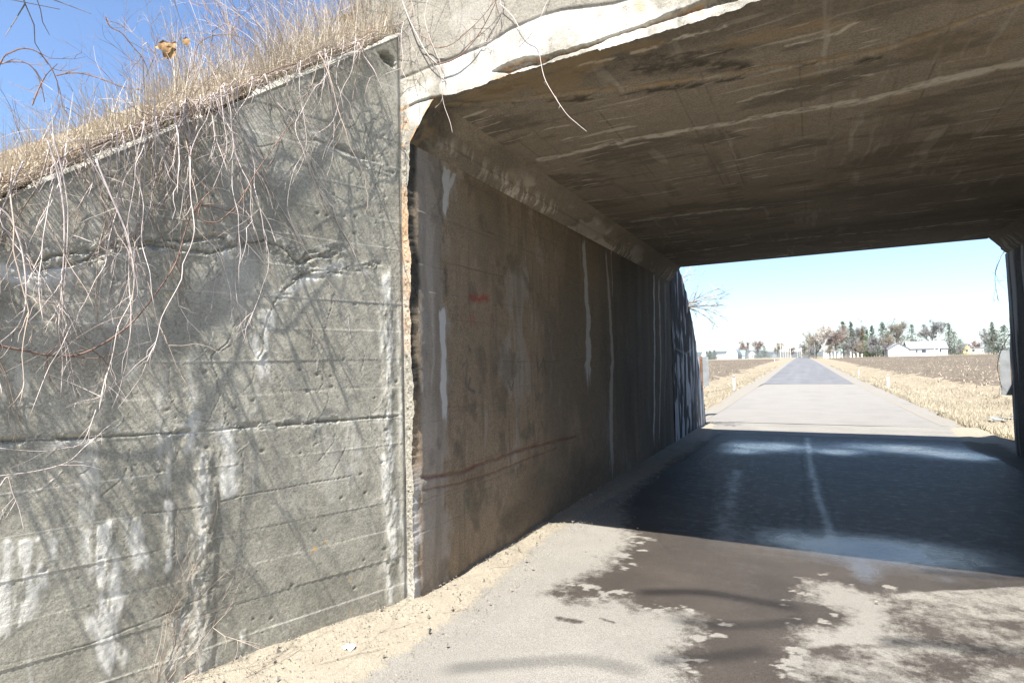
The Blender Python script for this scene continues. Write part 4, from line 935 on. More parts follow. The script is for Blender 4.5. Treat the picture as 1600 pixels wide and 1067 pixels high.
def pos_lip(rg, n):
    t = rg.uniform(-.05, 3., n); o = rg.uniform(-.30, -.02, n); q = W0+t[:, None]*WD+o[:, None]*WN; q[:, 2] = wtop(np.maximum(t, 0))+.0
    return q[fbm(t*3.3, o*0, 3, 352) > .44]
bladesc(5200, pos_lip, .10, .30, .0022, MAT['straw'], 'dry_grass', 'dry grass drooping over the lip of the left wing wall', 43, 1.3, .7, .9)
# bare shrubs of the bank against the sky
def shrub(base, H, nst, r, rnd, mat, label, group, spread=.45, depth=3, name='bare_shrub', cat='shrub', up=.5, lowk=3):
    mb = MB()
    def br(p, v, L, r, d):
        q = [p]; n = 5
        for k in range(n):
            v = v+np.array([rnd.gauss(0, .12), rnd.gauss(0, .12), rnd.gauss(.03, .08)]); v = v/np.linalg.norm(v); q.append(q[-1]+v*L/n)
        mb.tube(q, [r*(1-.55*k/n) for k in range(n+1)], lowk, False)
        if d > 0:
            for _ in range(rnd.randint(3, 5)):
                i = rnd.randint(1, n); w = v*.9+np.array([rnd.gauss(0, .55), rnd.gauss(0, .55), rnd.gauss(.1, .4)]); w /= np.linalg.norm(w)
                br(q[i], w, L*rnd.uniform(.3, .6), r*.55, d-1)
    for _ in range(nst):
        v = np.array([rnd.gauss(0, spread), rnd.gauss(0, spread), 1.0]); v /= np.linalg.norm(v)
        br(np.array(base)+np.array([rnd.gauss(0, .05), rnd.gauss(0, .05), -.03]), v, H*rnd.uniform(.6, 1), r, depth)
    return tag(off_build(mb, name, MAT[mat], base), label, cat, group)
G3 = 'bare shrubs on top of the left bank'
for (t, o, H, nst, mat) in [(2.15, -.5, .55, 4, 'vine_dark'), (1.75, -.9, .7, 4, 'twig'), (1.45, -.5, .75, 5, 'twig'), (1.2, -1.1, .95, 5, 'vine_dark'), (1.0, -.45, .8, 5, 'twig'),
                            (.8, -.8, 1.1, 6, 'twig'), (.62, -.4, 1.0, 5, 'twig'), (.45, -1.1, 1.2, 6, 'vine_dark'), (.35, -.5, 1.1, 6, 'twig'), (.2, -.9, 1.2, 6, 'twig'),
                            (.1, -.3, 1.0, 6, 'twig'), (.02, -.55, 1.2, 6, 'twig'), (.9, -1.7, 1.3, 5, 'twig'), (.3, -1.9, 1.4, 6, 'twig')]:
    q = W0+WD*t+WN*o; shrub((q[0], q[1], wtop(max(t, 0))-.02), H, nst, .0042, rv, mat, 'leafless twiggy shrub standing in the dry grass on the left bank', G3, .35)
# brambles arching at the left edge of the picture
for pts, dd, lab in [([(-40, 200), (0, 100), (18, 82), (40, 76), (62, 84), (82, 110), (94, 145), (98, 170)], -.35, 'dark thorny cane arching against the sky at the upper left'),
                     ([(-40, 120), (0, 100), (30, 97), (48, 103), (62, 125), (70, 160)], -.55, 'lower thorny cane arching beneath the first one at the left edge'),
                     ([(88, 118), (120, 114), (160, 124), (190, 136), (230, 142)], -.5, 'thin cane reaching right over the dry grass'),
                     ([(50, 165), (60, 140), (72, 118), (90, 100)], -.45, 'short straight cane leaning beside the arching ones'),
                     ([(165, 27), (172, 42), (190, 52), (205, 70), (225, 95), (235, 130)], -.8, 'dark cane bending down left of the dead leaves'),
                     ([(300, 110), (310, 70), (340, 55), (380, 60), (420, 90), (440, 110)], -.7, 'cane arching through the tall grass right of the dead leaves')]:
    q = smooth([on_wing(a, b, dd) for a, b in pts], 4); mb = MB(); mb.tube(q, [.0042*(1-.5*i/len(q)) for i in range(len(q))], 4)
    for i in range(1, len(q)-1, 1): mb.tube([q[i], q[i]+np.array([rv.gauss(0, .01), rv.gauss(0, .01), rv.gauss(.0, .012)])], [.0016, .0004], 3, False)
    twigs(mb, q, .0025, 4, .2, rv, 1, .1)
    tag(off_build(mb, 'bramble_cane', MAT['vine_dark'], q[0]), lab, 'bramble', 'arching bramble canes on the left bank')
# dead leaves caught in the stems
def leaf(px, py, sz, ang, lab, tilt=.5):
    c = on_wing(px, py, -.25); mb = MB(); n = 9; ring = []; a = ang
    e1 = RT*cos(a)+UP*sin(a); e2 = (-RT*sin(a)+UP*cos(a))*cos(tilt)-FW*sin(tilt); e3 = np.cross(e1, e2)
    rows = []
    for i in range(n):
        s = i/(n-1); w = .42*sin(pi*min(1, s*1.02))**.7*(1+.12*sin(s*19)); rows.append([c+sz*((s-.5)*e1+k*w*e2+(.10*k*k+.12*sin(3*s))*e3) for k in (-1, -.5, 0, .5, 1)])
    for i in range(n-1):
        for j in range(4): mb.quad(rows[i][j], rows[i+1][j], rows[i+1][j+1], rows[i][j+1])
    mb.tube([c-sz*.5*e1, c-sz*.75*e1-UP*sz*.1], [.002, .001], 3)
    tag(off_build(mb, 'dead_leaf', MAT['leaf'], c, True), lab, 'leaf', 'dead leaves caught in the stems above the wing wall')
leaf(258, 75, .085, 1.9, 'curled tan dead leaf, leftmost of the cluster above the slope')
leaf(266, 84, .090, .6, 'broad tan dead leaf lowest in the cluster above the slope', .2)
leaf(272, 76, .080, 1.2, 'tan dead leaf on the right side of the cluster above the slope', -.4)
leaf(292, 66, .055, 1.7, 'single small brown dead leaf standing right of the cluster', .1)
leaf(247, 75, .035, 2.6, 'small scrap of dead leaf left of the cluster', .4)
# dry weed with seed heads at the foot of the wing
def weed(px, py, H, seed, lab, nst=5):
    rnd = random.Random(seed); b = on_z(px, py, -.02); b = b+WN*.05; mb = MB(); heads = []
    def br(p, v, L, r, d):
        q = [p]
        for k in range(4):
            v = v+np.array([rnd.gauss(0, .12), rnd.gauss(0, .12), rnd.gauss(0, .1)]); v /= np.linalg.norm(v); q.append(q[-1]+v*L/4)
        for k in range(len(q)):
            o = (q[k]-W0)@WN
            if o < .015: q[k] = q[k]+WN*(.015-o)
        mb.tube(q, [r*(1-.12*k) for k in range(5)], 3, False)
        if d == 0:
            c = q[-1]; s = .004; hd = MB(); heads.append(hd); hd.poly([c+np.array([s, 0, 0]), c+np.array([0, s, 0]), c+np.array([0, 0, s*1.4])]); hd.poly([c-np.array([s, 0, 0]), c-np.array([0, s, 0]), c+np.array([0, 0, s*1.2])]); hd.poly([c+np.array([s, 0, 0]), c-np.array([0, s, 0]), c-np.array([0, 0, s])])
        else:
            for _ in range(rnd.randint(3, 5)):
                w = v+np.array([rnd.gauss(0, .45), rnd.gauss(0, .45), rnd.gauss(.15, .3)]); w /= np.linalg.norm(w); br(q[rnd.randint(1, 4)], w, L*rnd.uniform(.35, .6), r*.6, d-1)
    for _ in range(nst): br(b+np.array([rnd.gauss(0, .015), rnd.gauss(0, .015), 0]), np.array([rnd.gauss(.02, .16), rnd.gauss(.05, .16), 1.]), H*rnd.uniform(.6, 1), .0022, 2)
    w = empty('dry_weed', tuple(b), lab, 'weed'); mb.build('stem', MAT['twig'], w); [h.build('seed_head', MAT['straw'], w) for h in heads[:98]]
weed(235, 1085, .62, 3, 'dry branching weed with tiny seed heads at the foot of the left wing wall', 6)
weed(270, 1105, .20, 9, 'small sprawling dry weed beside the taller one at the wall foot', 4)

# ---------------------------------------------------------------- tree behind the photographer: its branches shade the wing
MAT['bark'] = simple('grey_bark', (.17, .15, .13), .3, 9, .9, .01, 30)
def shade_limb(pts, D, r0, r1, f=on_wing):
    q = smooth([f(a, b)-LD*d for (a, b), d in zip(pts, D if hasattr(D, '__len__') else [D]*len(pts))], 3)
    mb = MB(); n = len(q); mb.tube(q, [r0+(r1-r0)*i/n for i in range(n)], 6); limbs.append(mb); return q
tb = np.array([-4.9, .2, 1.9])
tree = empty('bare_tree', tuple(tb), 'leafless tree on the left bank, throwing branch shadows on the wing wall', 'tree')
mb = MB(); tk = smooth([tb-np.array([0, 0, .8]), tb+np.array([.05, 0, 1.2]), tb+np.array([.2, .1, 2.4]), tb+np.array([.35, .2, 3.6]), tb+np.array([.4, .1, 5.2])], 4)
mb.tube(tk, [.13-.09*i/len(tk) for i in range(len(tk))], 10); mb.build('trunk', MAT['bark'], tree, True)
D = 1.7
limbs = []
P1 = shade_limb([(-60, 545), (80, 565), (160, 545), (215, 530), (265, 530), (300, 492), (345, 460), (385, 425), (400, 385)], [1.7]*4+[1.72, 1.75, 1.7, 1.7, 1.7], .021, .020)
P2 = shade_limb([(400, 385), (440, 330), (480, 290), (505, 255), (520, 215), (535, 175), (560, 140), (590, 100)], D, .014, .005)
P3 = shade_limb([(385, 425), (370, 370), (375, 330), (372, 300)], D, .014, .004)
P4 = shade_limb([(265, 530), (250, 480), (235, 440), (225, 330), (220, 290), (250, 262), (300, 270)], D, .008, .003)
P5 = shade_limb([(480, 290), (430, 290), (395, 300), (360, 330)], D, .005, .002)
P6 = shade_limb([(505, 255), (520, 330), (530, 360), (540, 420)], D, .006, .003)
P7 = shade_limb([(215, 530), (170, 640), (180, 720), (195, 760)], D, .007, .004)
P8 = shade_limb([(160, 545), (60, 700), (20, 800)], D, .007, .003)
P9 = shade_limb([(570, 140), (570, 200), (600, 240), (610, 280)], D, .005, .002)
rr = random.Random(8)
for q, n in ((P1, 22), (P2, 16), (P3, 8), (P4, 14), (P5, 5), (P6, 8), (P7, 10), (P8, 8), (P9, 4)):
    mb = limbs.pop(0)
    for _ in range(n):
        i = rr.randrange(1, len(q)-1); v = np.array([rr.gauss(0, .5), rr.gauss(0, .6), rr.gauss(-.1, .6)]); v /= np.linalg.norm(v); s = [q[i]]
        for k in range(5): v = v+np.array([rr.gauss(0, .25)]*1+[rr.gauss(0, .25), rr.gauss(0, .25)]); v /= np.linalg.norm(v); s.append(s[-1]+v*rr.uniform(.05, .13))
        mb.tube(s, [.0035, .003, .0027, .0024, .002, .0012], 4, False)
        mb.tube([s[2], s[2]+(s[3]-s[2])*.5+np.array([rr.gauss(0, .08), rr.gauss(0, .08), rr.gauss(0, .08)])*1.6], [.0035, .0015], 3, False)
    mb.build('limb', MAT['bark'], tree, True)
# limbs joining the trunk
jp = P1[0]; mb = MB(); mb.tube(smooth([tk[6], tk[6]*.5+jp*.5+np.array([-.1, -.1, .1]), jp], 4), [.05, .046, .042, .038, .034, .031, .028, .025, .021], 8); mb.build('limb', MAT['bark'], tree, True)
def rl(a, b): return on_z(a, b)
for pts, r in [([(1000, 925), (1100, 925), (1180, 938), (1250, 950)], .030), ([(1050, 965), (1120, 975), (1200, 975), (1260, 965)], .022), ([(1380, 1002), (1440, 1003), (1500, 1010), (1640, 1022)], .034), ([(1020, 1030), (1100, 1028), (1200, 1015)], .026), ([(1440, 890), (1520, 898), (1640, 905)], .02), ([(700, 1045), (900, 1030), (1000, 1050)], .02)]:
    shade_limb(pts, 14, r*1.3, r*.8, rl)
for mb in limbs: mb.build('limb', MAT['bark'], tree, True)

# ---------------------------------------------------------------- small things near the bridge
rk = random.Random(12)
MAT['stone'] = simple('pebble', (.24, .215, .18), .35, 6, .9, .003, 60)
def pebble(px, py, s, lab='small grey pebble lying on the sandy road edge', grp='pebbles scattered on the road edge', mat='stone', nm='pebble'):
    q = on_z(px, py, .02); bmv = MB(); rows = []
    for i in range(5):
        th = pi*i/4; rows.append([(q[0]+s*sin(th)*cos(ph)*(1+.25*rk.random()), q[1]+s*.8*sin(th)*sin(ph)*(1+.25*rk.random()), q[2]+s*.5*cos(th)) for ph in [k*pi/3 for k in range(6)]])
    for i in range(4):
        for j in range(6): bmv.quad(rows[i][j], rows[i+1][j], rows[i+1][(j+1) % 6], rows[i][(j+1) % 6])
    tag(off_build(bmv, nm, MAT[mat], (q[0], q[1], q[2]-s*.5), True), lab, 'stone', grp)
for i in range(60):
    x = rk.uniform(330, 1000); y = 1067-(x-330)*.41+rk.uniform(-6, 40)
    pebble(x, y, rk.uniform(.003, .009))
pebble(670, 980, .013); pebble(765, 941, .010); pebble(832, 887, .012); pebble(1369, 939, .012)
def grit():
    rg = np.random.RandomState(77); n = 5200; y = rg.uniform(.9, 9, n); er = np.interp(y, [1, 2.4, 3.4, 5.2, 7.3, 10], [-1.9, -2.22, -2.20, -2.36, -2.30, -2.05])
    wx = np.where(y < YN, W0[0]-(YN-y)*tan(WA), XL); x = wx+(er-wx+.25)*rg.rand(n)**1.6; k = (fbm(x*4, y*4, 3, 380) > .45) | (rg.rand(n) < .25); x, y = x[k], y[k]; n = len(x)
    sz = rg.uniform(.002, .007, n)*(1+2*(rg.rand(n) > .97)); c = np.stack([x, y, .024+0*x], 1); V = []
    for j in range(4): a = 2*pi*j/3+rg.rand(n)*1.5; V.append(c+np.stack([np.cos(a)*sz, np.sin(a)*sz, -sz*.4+0*a], 1) if j < 3 else c+np.stack([0*a, 0*a, sz*.9], 1))
    V = np.stack(V, 1).reshape(-1, 3); i = np.arange(n)[:, None]*4; F = np.concatenate([i+[0, 1, 3], i+[1, 2, 3], i+[2, 0, 3]], 0)
    tag(link('grit', mesh_np('grit', V, F, False), MAT['stone']), 'loose grit and crumbs of concrete along the wall foot', 'gravel', None, 'stuff')
grit()
# crumpled scrap of white paper
q = on_z(545, 1013, .012); mb = MB(); n = 7; R_ = random.Random(4)
gp = [[(q[0]+(i-3)*.012+R_.gauss(0, .003), q[1]+(j-3)*.009+R_.gauss(0, .003), .016+.018*R_.random()) for j in range(n)] for i in range(n)]
for i in range(n-1):
    for j in range(n-1): mb.quad(gp[i][j], gp[i+1][j], gp[i+1][j+1], gp[i][j+1])
MAT['paper'] = simple('paper', (.8, .8, .8), .05, 10, .8)
tag(off_build(mb, 'paper_scrap', MAT['paper'], (q[0], q[1], .012)), 'crumpled scrap of white paper on the sand by the wing wall', 'litter')
# dry stalks lying on the sand
for (a, b) in [((500, 1035), (600, 1010)), ((590, 985), (640, 970)), ((380, 1055), (470, 1010)), ((690, 955), (730, 945)), ((760, 888), (800, 880))]:
    p0, p1 = on_z(*a, .03), on_z(*b, .03); mb = MB(); pm = (p0+p1)/2+np.array([.02, .02, .006]); mb.tube(smooth([p0, pm, p1], 4), .0022, 4)
    tag(off_build(mb, 'dry_stalk', MAT['twig'], p0), 'thin dry stalk lying on the sand at the road edge', 'stalk', 'dry stalks lying on the sand')
# shrubs and twigs at the far mouth
q = on_x(1062, 425, XL-.15)
shrub((XL-.25, 13.6, 3.3), .9, 8, .010, rv, 'twig', 'bare shrub overhanging the top of the dark far wing wall', None, .9, 3)
for (X_, Y_, Z_, s) in [(XL-.2, 14.1, 3.0, 1.1)]:
    mb = MB()
    for k in range(7):
        b0 = np.array([X_, Y_+.1*k*.4, Z_]); v = np.array([1.2, rv.gauss(0, .3), rv.gauss(.25, .3)]); qq = [b0]
        for j in range(6): v = v+np.array([rv.gauss(0, .12), rv.gauss(0, .2), rv.gauss(-.08, .15)]); qq.append(qq[-1]+v/np.linalg.norm(v)*.17*s)
        mb.tube(qq, [.013-.0015*j for j in range(7)], 3, False); twigs(mb, qq, .008, 9, .4, rv, 2, 0)
    tag(off_build(mb, 'bare_shrub', MAT['twig'], (X_, Y_, Z_)), 'bare branches reaching out over the road from beside the dark far wing wall', 'shrub')
for (a, b, n, ln, lab) in [((1578, 380), (1560, 470), 10, .35, 'thin bare vine hanging beside the far right corner of the opening'), ((1580, 520), (1566, 610), 10, .25, 'dark twig curling beside the far right pillar foot')]:
    p0 = on_y(a[0], a[1], 12.7); p1 = on_y(b[0], b[1], 12.7); pts = smooth([p0+np.array([.3, 0, .2]), p0, (p0+p1)/2+np.array([-.12, 0, 0]), p1], 4)
    mb = MB(); mb.tube(pts, [.008*(1-.6*i/len(pts)) for i in range(len(pts))], 4); twigs(mb, pts, .0035, n, ln, rv, 2, 0)
    tag(off_build(mb, 'vine', MAT['vine_dark'], p0), lab, 'vine')

# ---------------------------------------------------------------- roadside markers and signs
MAT['galv'] = simple('grey_panel', (.20, .215, .225), .2, 6, .5, 0, 10, .4)
MAT['rust'] = simple('rusty_steel', (.17, .10, .065), .45, 14, .85, .002, 60)
MAT['white'] = simple('white_paint', (.80, .80, .78), .04, 3, .6)
MAT['black'] = simple('black_plastic', (.02, .02, .02), .2, 3, .5)
def panel_sign(px, Y, ztop, hgt, wid, lab, postx):
    p = on_y(px, 600, Y); x = p[0]; z0 = float(ground_z(x, Y)); e = empty('object_marker_sign', (x, Y, z0), lab, 'sign')
    mb = MB(); mb.box(x-wid/2, x+wid/2, Y-.012, Y-.008, ztop-hgt, ztop); mb.build('panel', MAT['galv'], e)
    mb = MB(); c = x+postx
    mb.box(c-.035, c-.028, Y-.06, Y-.015, z0-.3, ztop+.01); mb.box(c+.028, c+.035, Y-.06, Y-.015, z0-.3, ztop+.01); mb.box(c-.028, c+.028, Y-.022, Y-.0155, z0-.3, ztop+.01); mb.build('post', MAT['rust'], e)
    mb = MB()
    for zz in (ztop-.1, ztop-hgt+.12): mb.tube([(c, Y-.035, zz), (c, Y-.02, zz)], .012, 6)
    mb.build('bolt', MAT['black'], e)
panel_sign(1099.5, 18.0, 1.80, .88, .32, 'grey backed marker sign on rusty post beside the far left wing wall', -.05)
panel_sign(1578.5, 14.9, 1.76, .90, .30, 'grey backed marker sign half hidden behind the far right pillar', .05)
def delineator(px, Y, h, lab):
    p = on_y(px, 600, Y); x = p[0]; z = float(ground_z(x, Y)); e = empty('marker_post', (x, Y, z), lab, 'post')
    mb = MB(); mb.tube([(x, Y, z-.3), (x, Y, z+h-.1)], .05, 10); mb.build('post', MAT['white'], e, True)
    mb = MB(); mb.tube([(x, Y, z+h-.1), (x, Y, z+h-.06), (x, Y, z+h-.03)], [.052, .052, .03], 10); mb.build('band', MAT['black'], e)
    mb = MB(); mb.tube([(x, Y, z+h-.03), (x, Y, z+h)], [.04, .045], 10); mb.build('cap', MAT['white'], e)
delineator(1147, 32.0, .82, 'white marker post with black band standing in the grass left of the road')
delineator(1388, 38.5, .80, 'white marker post with dark band in the grass right of the road')
delineator(1343, 62, .55, 'tiny pale marker post at the edge of the right field, farther away')
# dry grass verges
def pos_verge(side, y0, y1, w0, w1):
    def f(rg, n):
        y = y0+(y1-y0)*rg.rand(n)**1.6; x = rcx(y)+side*(np.interp(y, [16, 37], [3.3, 3.1])+w0+rg.rand(n)**1.3*w1); z = ground_z(x, y)-.03
        k = fbm(x*.9, y*.9, 3, 360) > .38; return np.stack([x, y, z], 1)[k]
    return f
MAT['verge'] = simple('verge_grass', (.31, .275, .205), .35, .6, .9)
bladesc(26000, pos_verge(1, 16.5, 36, 0, 8.5), .10, .42, .008, MAT['verge'], 'dry_grass', 'dry yellow grass filling the ditch right of the road beyond the bridge', 51, .9)
bladesc(12000, pos_verge(-1, 17, 40, .1, 5.5), .08, .30, .008, MAT['verge'], 'dry_grass', 'dry yellow grass on the left verge beyond the bridge', 52, .9)
bladesc(9000, pos_verge(1, 34, 90, 0, 5), .08, .24, .016, MAT['verge'], 'dry_grass', 'low dry grass strip running along the right road edge into the distance', 53, .9)
bladesc(7000, pos_verge(-1, 40, 100, 0, 3.2), .08, .24, .016, MAT['verge'], 'dry_grass', 'low dry grass strip running along the left road edge into the distance', 54, .9)

# ---------------------------------------------------------------- far background
MAT['hill'] = simple('wooded_hill', (.05, .06, .055), .3, .004, .95)
xh = np.linspace(-2600, 3200, 160); zh = 16+34*fbm(xh*.0013, xh*0+2, 3, 370)+np.where(xh < -250, 10, 0)+5*fbm(xh*.02, xh*0, 3, 371)
V = []; 
for k, (dy, f) in enumerate([(0, 0), (120, .55), (260, .9), (420, 1.0), (700, .4)]): V.append(np.stack([xh, 3300+dy+0*xh, -14+f*(zh+14)], -1))
tag(link('hills', grid_mesh('hills', np.stack(V, 1)), MAT['hill']), kind='structure')
def gz(x, y): return float(ground_z(x, y))
def cols(name, c, v=.3): MAT[name] = simple(name, c, v, .9, .95)
cols('spruce', (.075, .095, .065), .5); cols('spruce_grey', (.10, .115, .085), .45); cols('pine', (.075, .11, .045), .5); cols('cedar', (.15, .12, .065), .45)
cols('twig_pink', (.27, .21, .185)); cols('twig_brown', (.23, .195, .15)); cols('twig_grey', (.22, .21, .205)); cols('twig_pale', (.55, .50, .45)); cols('trunk_far', (.20, .165, .14))
def conifer(px, top, base_w, Y, mat, lab, cat='tree', name='spruce_tree', shape=1.0, low=.06, grp=None, n=2200):
    p = on_y(px, top, Y); x = p[0]; z0 = gz(x, Y); H = p[2]-z0; Wd = base_w/FOC*Y*.93/2*1.5; rg = np.random.RandomState(int(px*7+top))
    e = empty(name, (x, Y, z0), lab, cat, grp)
    mb = MB(); mb.tube([(x, Y, z0-.2), (x, Y, z0+H*.5), (x, Y, z0+H*.97)], [H*.018, H*.012, .03], 5); mb.build('trunk', MAT['trunk_far'], e)
    # whorls of drooping boughs, each bough a spray of small faces
    V = []; nb = int(n/9); s = np.sort(rg.rand(nb))
    for i in range(nb):
        f = low+(1-low)*s[i]**1.05; rad = Wd*((1-f)**.8*(1-shape)+(1-f)*shape*1.02+.04)*rg.uniform(.55, 1.15); a = rg.uniform(0, 2*pi); zb = z0+f*H
        for k in range(9):
            u = ((k+rg.rand())/9)**.7; r = rad*u*1.4; c = np.array([x+r*cos(a)+rg.normal(0, .05*Wd), Y+r*sin(a)+rg.normal(0, .05*Wd), zb-r*.28*rg.uniform(.5, 1.2)+rg.normal(0, .012*H)])
            sz = max(.15, .062*H*rg.uniform(.4, 1.0)*(1-.4*f)); d1 = rg.normal(0, 1, 3); d1[2] *= .5; d1 /= np.linalg.norm(d1); d2 = rg.normal(0, 1, 3); d2 /= np.linalg.norm(d2)
            V += [c, c+d1*sz, c+d2*sz*.7]
    V = np.array(V); F = np.arange(len(V)).reshape(-1, 3); link('crown', mesh_np('crown', V, F, False), MAT[mat], e)
def bare(px, top, wpx, Y, mat, lab, name='bare_tree', cat='tree', low=.18, grp=None, n=4200, dens=1.0, up=.9):
    p = on_y(px, top, Y); x = p[0]; z0 = gz(x, Y); H = p[2]-z0; Wd = wpx/FOC*Y*.93/2*1.25; rnd = random.Random(int(px*13+top)); rg = np.random.RandomState(int(px*3))
    e = empty(name, (x, Y, z0), lab, cat, grp); mb = MB(); tips = []
    def env(q):
        f = (q[2]-z0)/H; lim = Wd*max(.15, sin(pi*min(1, max(0, (f-low*.6)/(1.05-low*.6))))**.6); r = math.hypot(q[0]-x, q[1]-Y); return r <= lim and f < 1.0
    def br(p, v, L, r, d):
        q = [p]; n_ = 4
        for k in range(n_):
            v = v+np.array([rnd.gauss(0, .13), rnd.gauss(0, .13), rnd.gauss(.04, .08)]); v = v/np.linalg.norm(v); q.append(q[-1]+v*L/n_)
            if not env(q[-1]) and k > 0: break
        mb.tube(q, [r*(1-.5*k/n_) for k in range(len(q))], 3, False); tips.extend(q[1:])
        if d > 0:
            for _ in range(rnd.randint(3, 4)):
                w = v*.8+np.array([rnd.gauss(0, .5), rnd.gauss(0, .5), rnd.gauss(.25, .3)]); w /= np.linalg.norm(w); br(q[rnd.randint(1, len(q)-1)], w, L*rnd.uniform(.5, .75), r*.55, d-1)
    tk = MB(); tk.tube([(x, Y, z0-.3), (x+.02*H, Y, z0+H*.3), (x, Y, z0+H*.62)], [H*.022, H*.016, H*.008], 6); tk.build('trunk', MAT['trunk_far'] if mat != 'twig_pale' else MAT[mat], e)
    for i in range(9):
        f = rnd.uniform(low, .55); a = rnd.uniform(0, 2*pi); w = np.array([cos(a)*.75, sin(a)*.75, up]); br(np.array([x, Y, z0+f*H]), w/np.linalg.norm(w), H*.34, H*.010, 3)
    # finest twigs
    T = np.array(tips); idx = rg.randint(0, len(T), int(n*dens)); c = T[idx]; d = rg.normal(0, 1, (len(idx), 3)); d[:, 2] = np.abs(d[:, 2])*.9; d /= np.linalg.norm(d, axis=1)[:, None]
    L = H*rg.uniform(.03, .11, len(idx)); s = rg.normal(0, 1, (len(idx), 3)); s /= np.linalg.norm(s, axis=1)[:, None]; w = max(.012, Y*.00016)
    V = np.stack([c-s*w, c+s*w, c+d*L[:, None]], 1).reshape(-1, 3); n0 = len(mb.v); mb.v += [tuple(q) for q in V]; mb.f += [(n0+3*i, n0+3*i+1, n0+3*i+2) for i in range(len(idx))]
    mb.build('crown', MAT[mat], e)
GT = 'trees of the farmstead right of the road'
conifer(1263, 533, 24, 243, 'cedar', 'low wide brownish evergreen nearest the road in the right tree group', low=.0, grp=GT, shape=.4)
bare(1273, 512, 34, 250, 'twig_brown', 'broad brown bare tree at the road end of the tree group', grp=GT, low=.1)
bare(1285, 509, 20, 244, 'twig_pale', 'pale barked bare tree with a whitish trunk right of the broad brown one', grp=GT, up=1.3, low=.12)
bare(1303, 508, 36, 248, 'twig_pink', 'large pinkish bare tree, widest of the right group', grp=GT, low=.08, n=8000)
conifer(1316, 503, 26, 262, 'pine', 'tall green pine rising behind the pinkish bare tree', name='pine_tree', grp=GT, shape=.3, low=.25)
conifer(1329, 503, 17, 258, 'spruce_grey', 'grey green spruce between the pine and the gap', grp=GT)
bare(1332, 528, 30, 246, 'twig_grey', 'low grey bare tree in front of the grey green spruce', grp=GT, low=.05)
bare(1340, 506, 12, 280, 'twig_grey', 'slender bare tree standing in the gap between the evergreens', grp=GT, up=1.8)
conifer(1347, 514, 12, 255, 'cedar', 'narrow brownish evergreen right of the gap', grp=GT, shape=.5)
conifer(1354, 517, 13, 252, 'pine', 'short olive evergreen left of the slim dark spruce', grp=GT, shape=.5)
conifer(1362, 508, 15, 258, 'spruce', 'slim dark spruce left of the columnar evergreen', grp=GT)
bare(1368, 524, 26, 246, 'twig_grey', 'low greyish bare tree in front of the slim spruce', grp=GT, low=.05)
conifer(1378, 503, 21, 256, 'spruce', 'tall columnar dark evergreen in the middle of the group', grp=GT, shape=.15, low=.1)
bare(1388, 526, 26, 250, 'twig_brown', 'low bare tree below the columnar evergreen left of the garage', grp=GT, low=.05)
conifer(1400, 510, 32, 270, 'cedar', 'broad brownish evergreen behind the garage', grp=GT, shape=.2, low=.1)
bare(1400, 503, 30, 266, 'twig_brown', 'tall brown bare tree mixed into the broad evergreen behind the garage', grp=GT, low=.2)
conifer(1424, 507, 26, 275, 'spruce', 'dark green spruce behind the left end of the long house roof', grp=GT)
bare(1455, 505, 44, 285, 'twig_grey', 'round crowned bare tree rising behind the long house', grp=GT, low=.28, n=6000)
conifer(1482, 506, 17, 262, 'spruce_grey', 'tall leaning spruce at the right end of the long house', grp=GT)
conifer(1490, 518, 30, 264, 'spruce_grey', 'wide spruce right of the leaning one beside the house', grp=GT, low=.02)
conifer(1500, 530, 18, 268, 'pine', 'small dark evergreen trailing off right of the house', grp=GT, low=.02)
bare(1526, 534, 16, 340, 'twig_pink', 'small purplish bare tree near the yellow house', low=.1)
bare(1543, 516, 30, 250, 'twig_grey', 'thin bare tree left of the two spruces by the far pillar', low=.15)
conifer(1550, 503, 17, 240, 'spruce_grey', 'slim grey spruce, left of the pair by the far pillar', low=.12)
conifer(1568, 508, 28, 232, 'spruce', 'broader dark spruce partly hidden behind the far pillar', low=.08)
for i, (px, w_, t_, c_) in enumerate([(1270, 30, 540, 'grey'), (1296, 34, 538, 'brown'), (1322, 30, 536, 'grey'), (1344, 34, 534, 'brown'), (1360, 30, 538, 'grey'), (1383, 28, 536, 'grey'), (1500, 24, 541, 'grey'), (1556, 30, 535, 'grey')]):
    bare(px, t_, w_, 241, 'twig_'+c_, 'low leafless bush under the tree group, '+['nearest the road', 'below the pinkish tree', 'below the green pine', 'below the brownish evergreen', 'below the slim dark spruce', 'left of the garage', 'right of the long house', 'between the far spruces'][i], name='bare_bush', cat='bush', low=.02, n=2600)
# left of the road
conifer(1104, 549, 10, 300, 'spruce', 'small dark evergreen right beside the marker sign, leftmost on the horizon'); conifer(1109, 548, 12, 300, 'spruce', 'dark evergreen second from the marker sign'); conifer(1116, 547, 14, 298, 'spruce_grey', 'rounded evergreen left of the arched barn')
bare(1162, 534, 20, 420, 'twig_pink', 'bare tree right of the arched white barn', low=.2); bare(1183, 532, 18, 420, 'twig_pink', 'taller bare tree right of the first by the white sheds', low=.25, up=1.4)
conifer(1183, 548, 12, 400, 'spruce', 'small cone shaped spruce below the taller bare tree'); conifer(1194, 541, 12, 420, 'spruce_grey', 'round topped evergreen left of the utility poles', shape=.3)
bare(1214, 537, 24, 440, 'twig_brown', 'brown bare tree right behind the first utility poles', low=.05); bare(1236, 543, 14, 620, 'twig_pink', 'distant bare tree at the left end of the road crest', low=.05)
bare(1254, 538, 14, 520, 'twig_grey', 'thin distant bare tree at the right end of the road crest', low=.1)
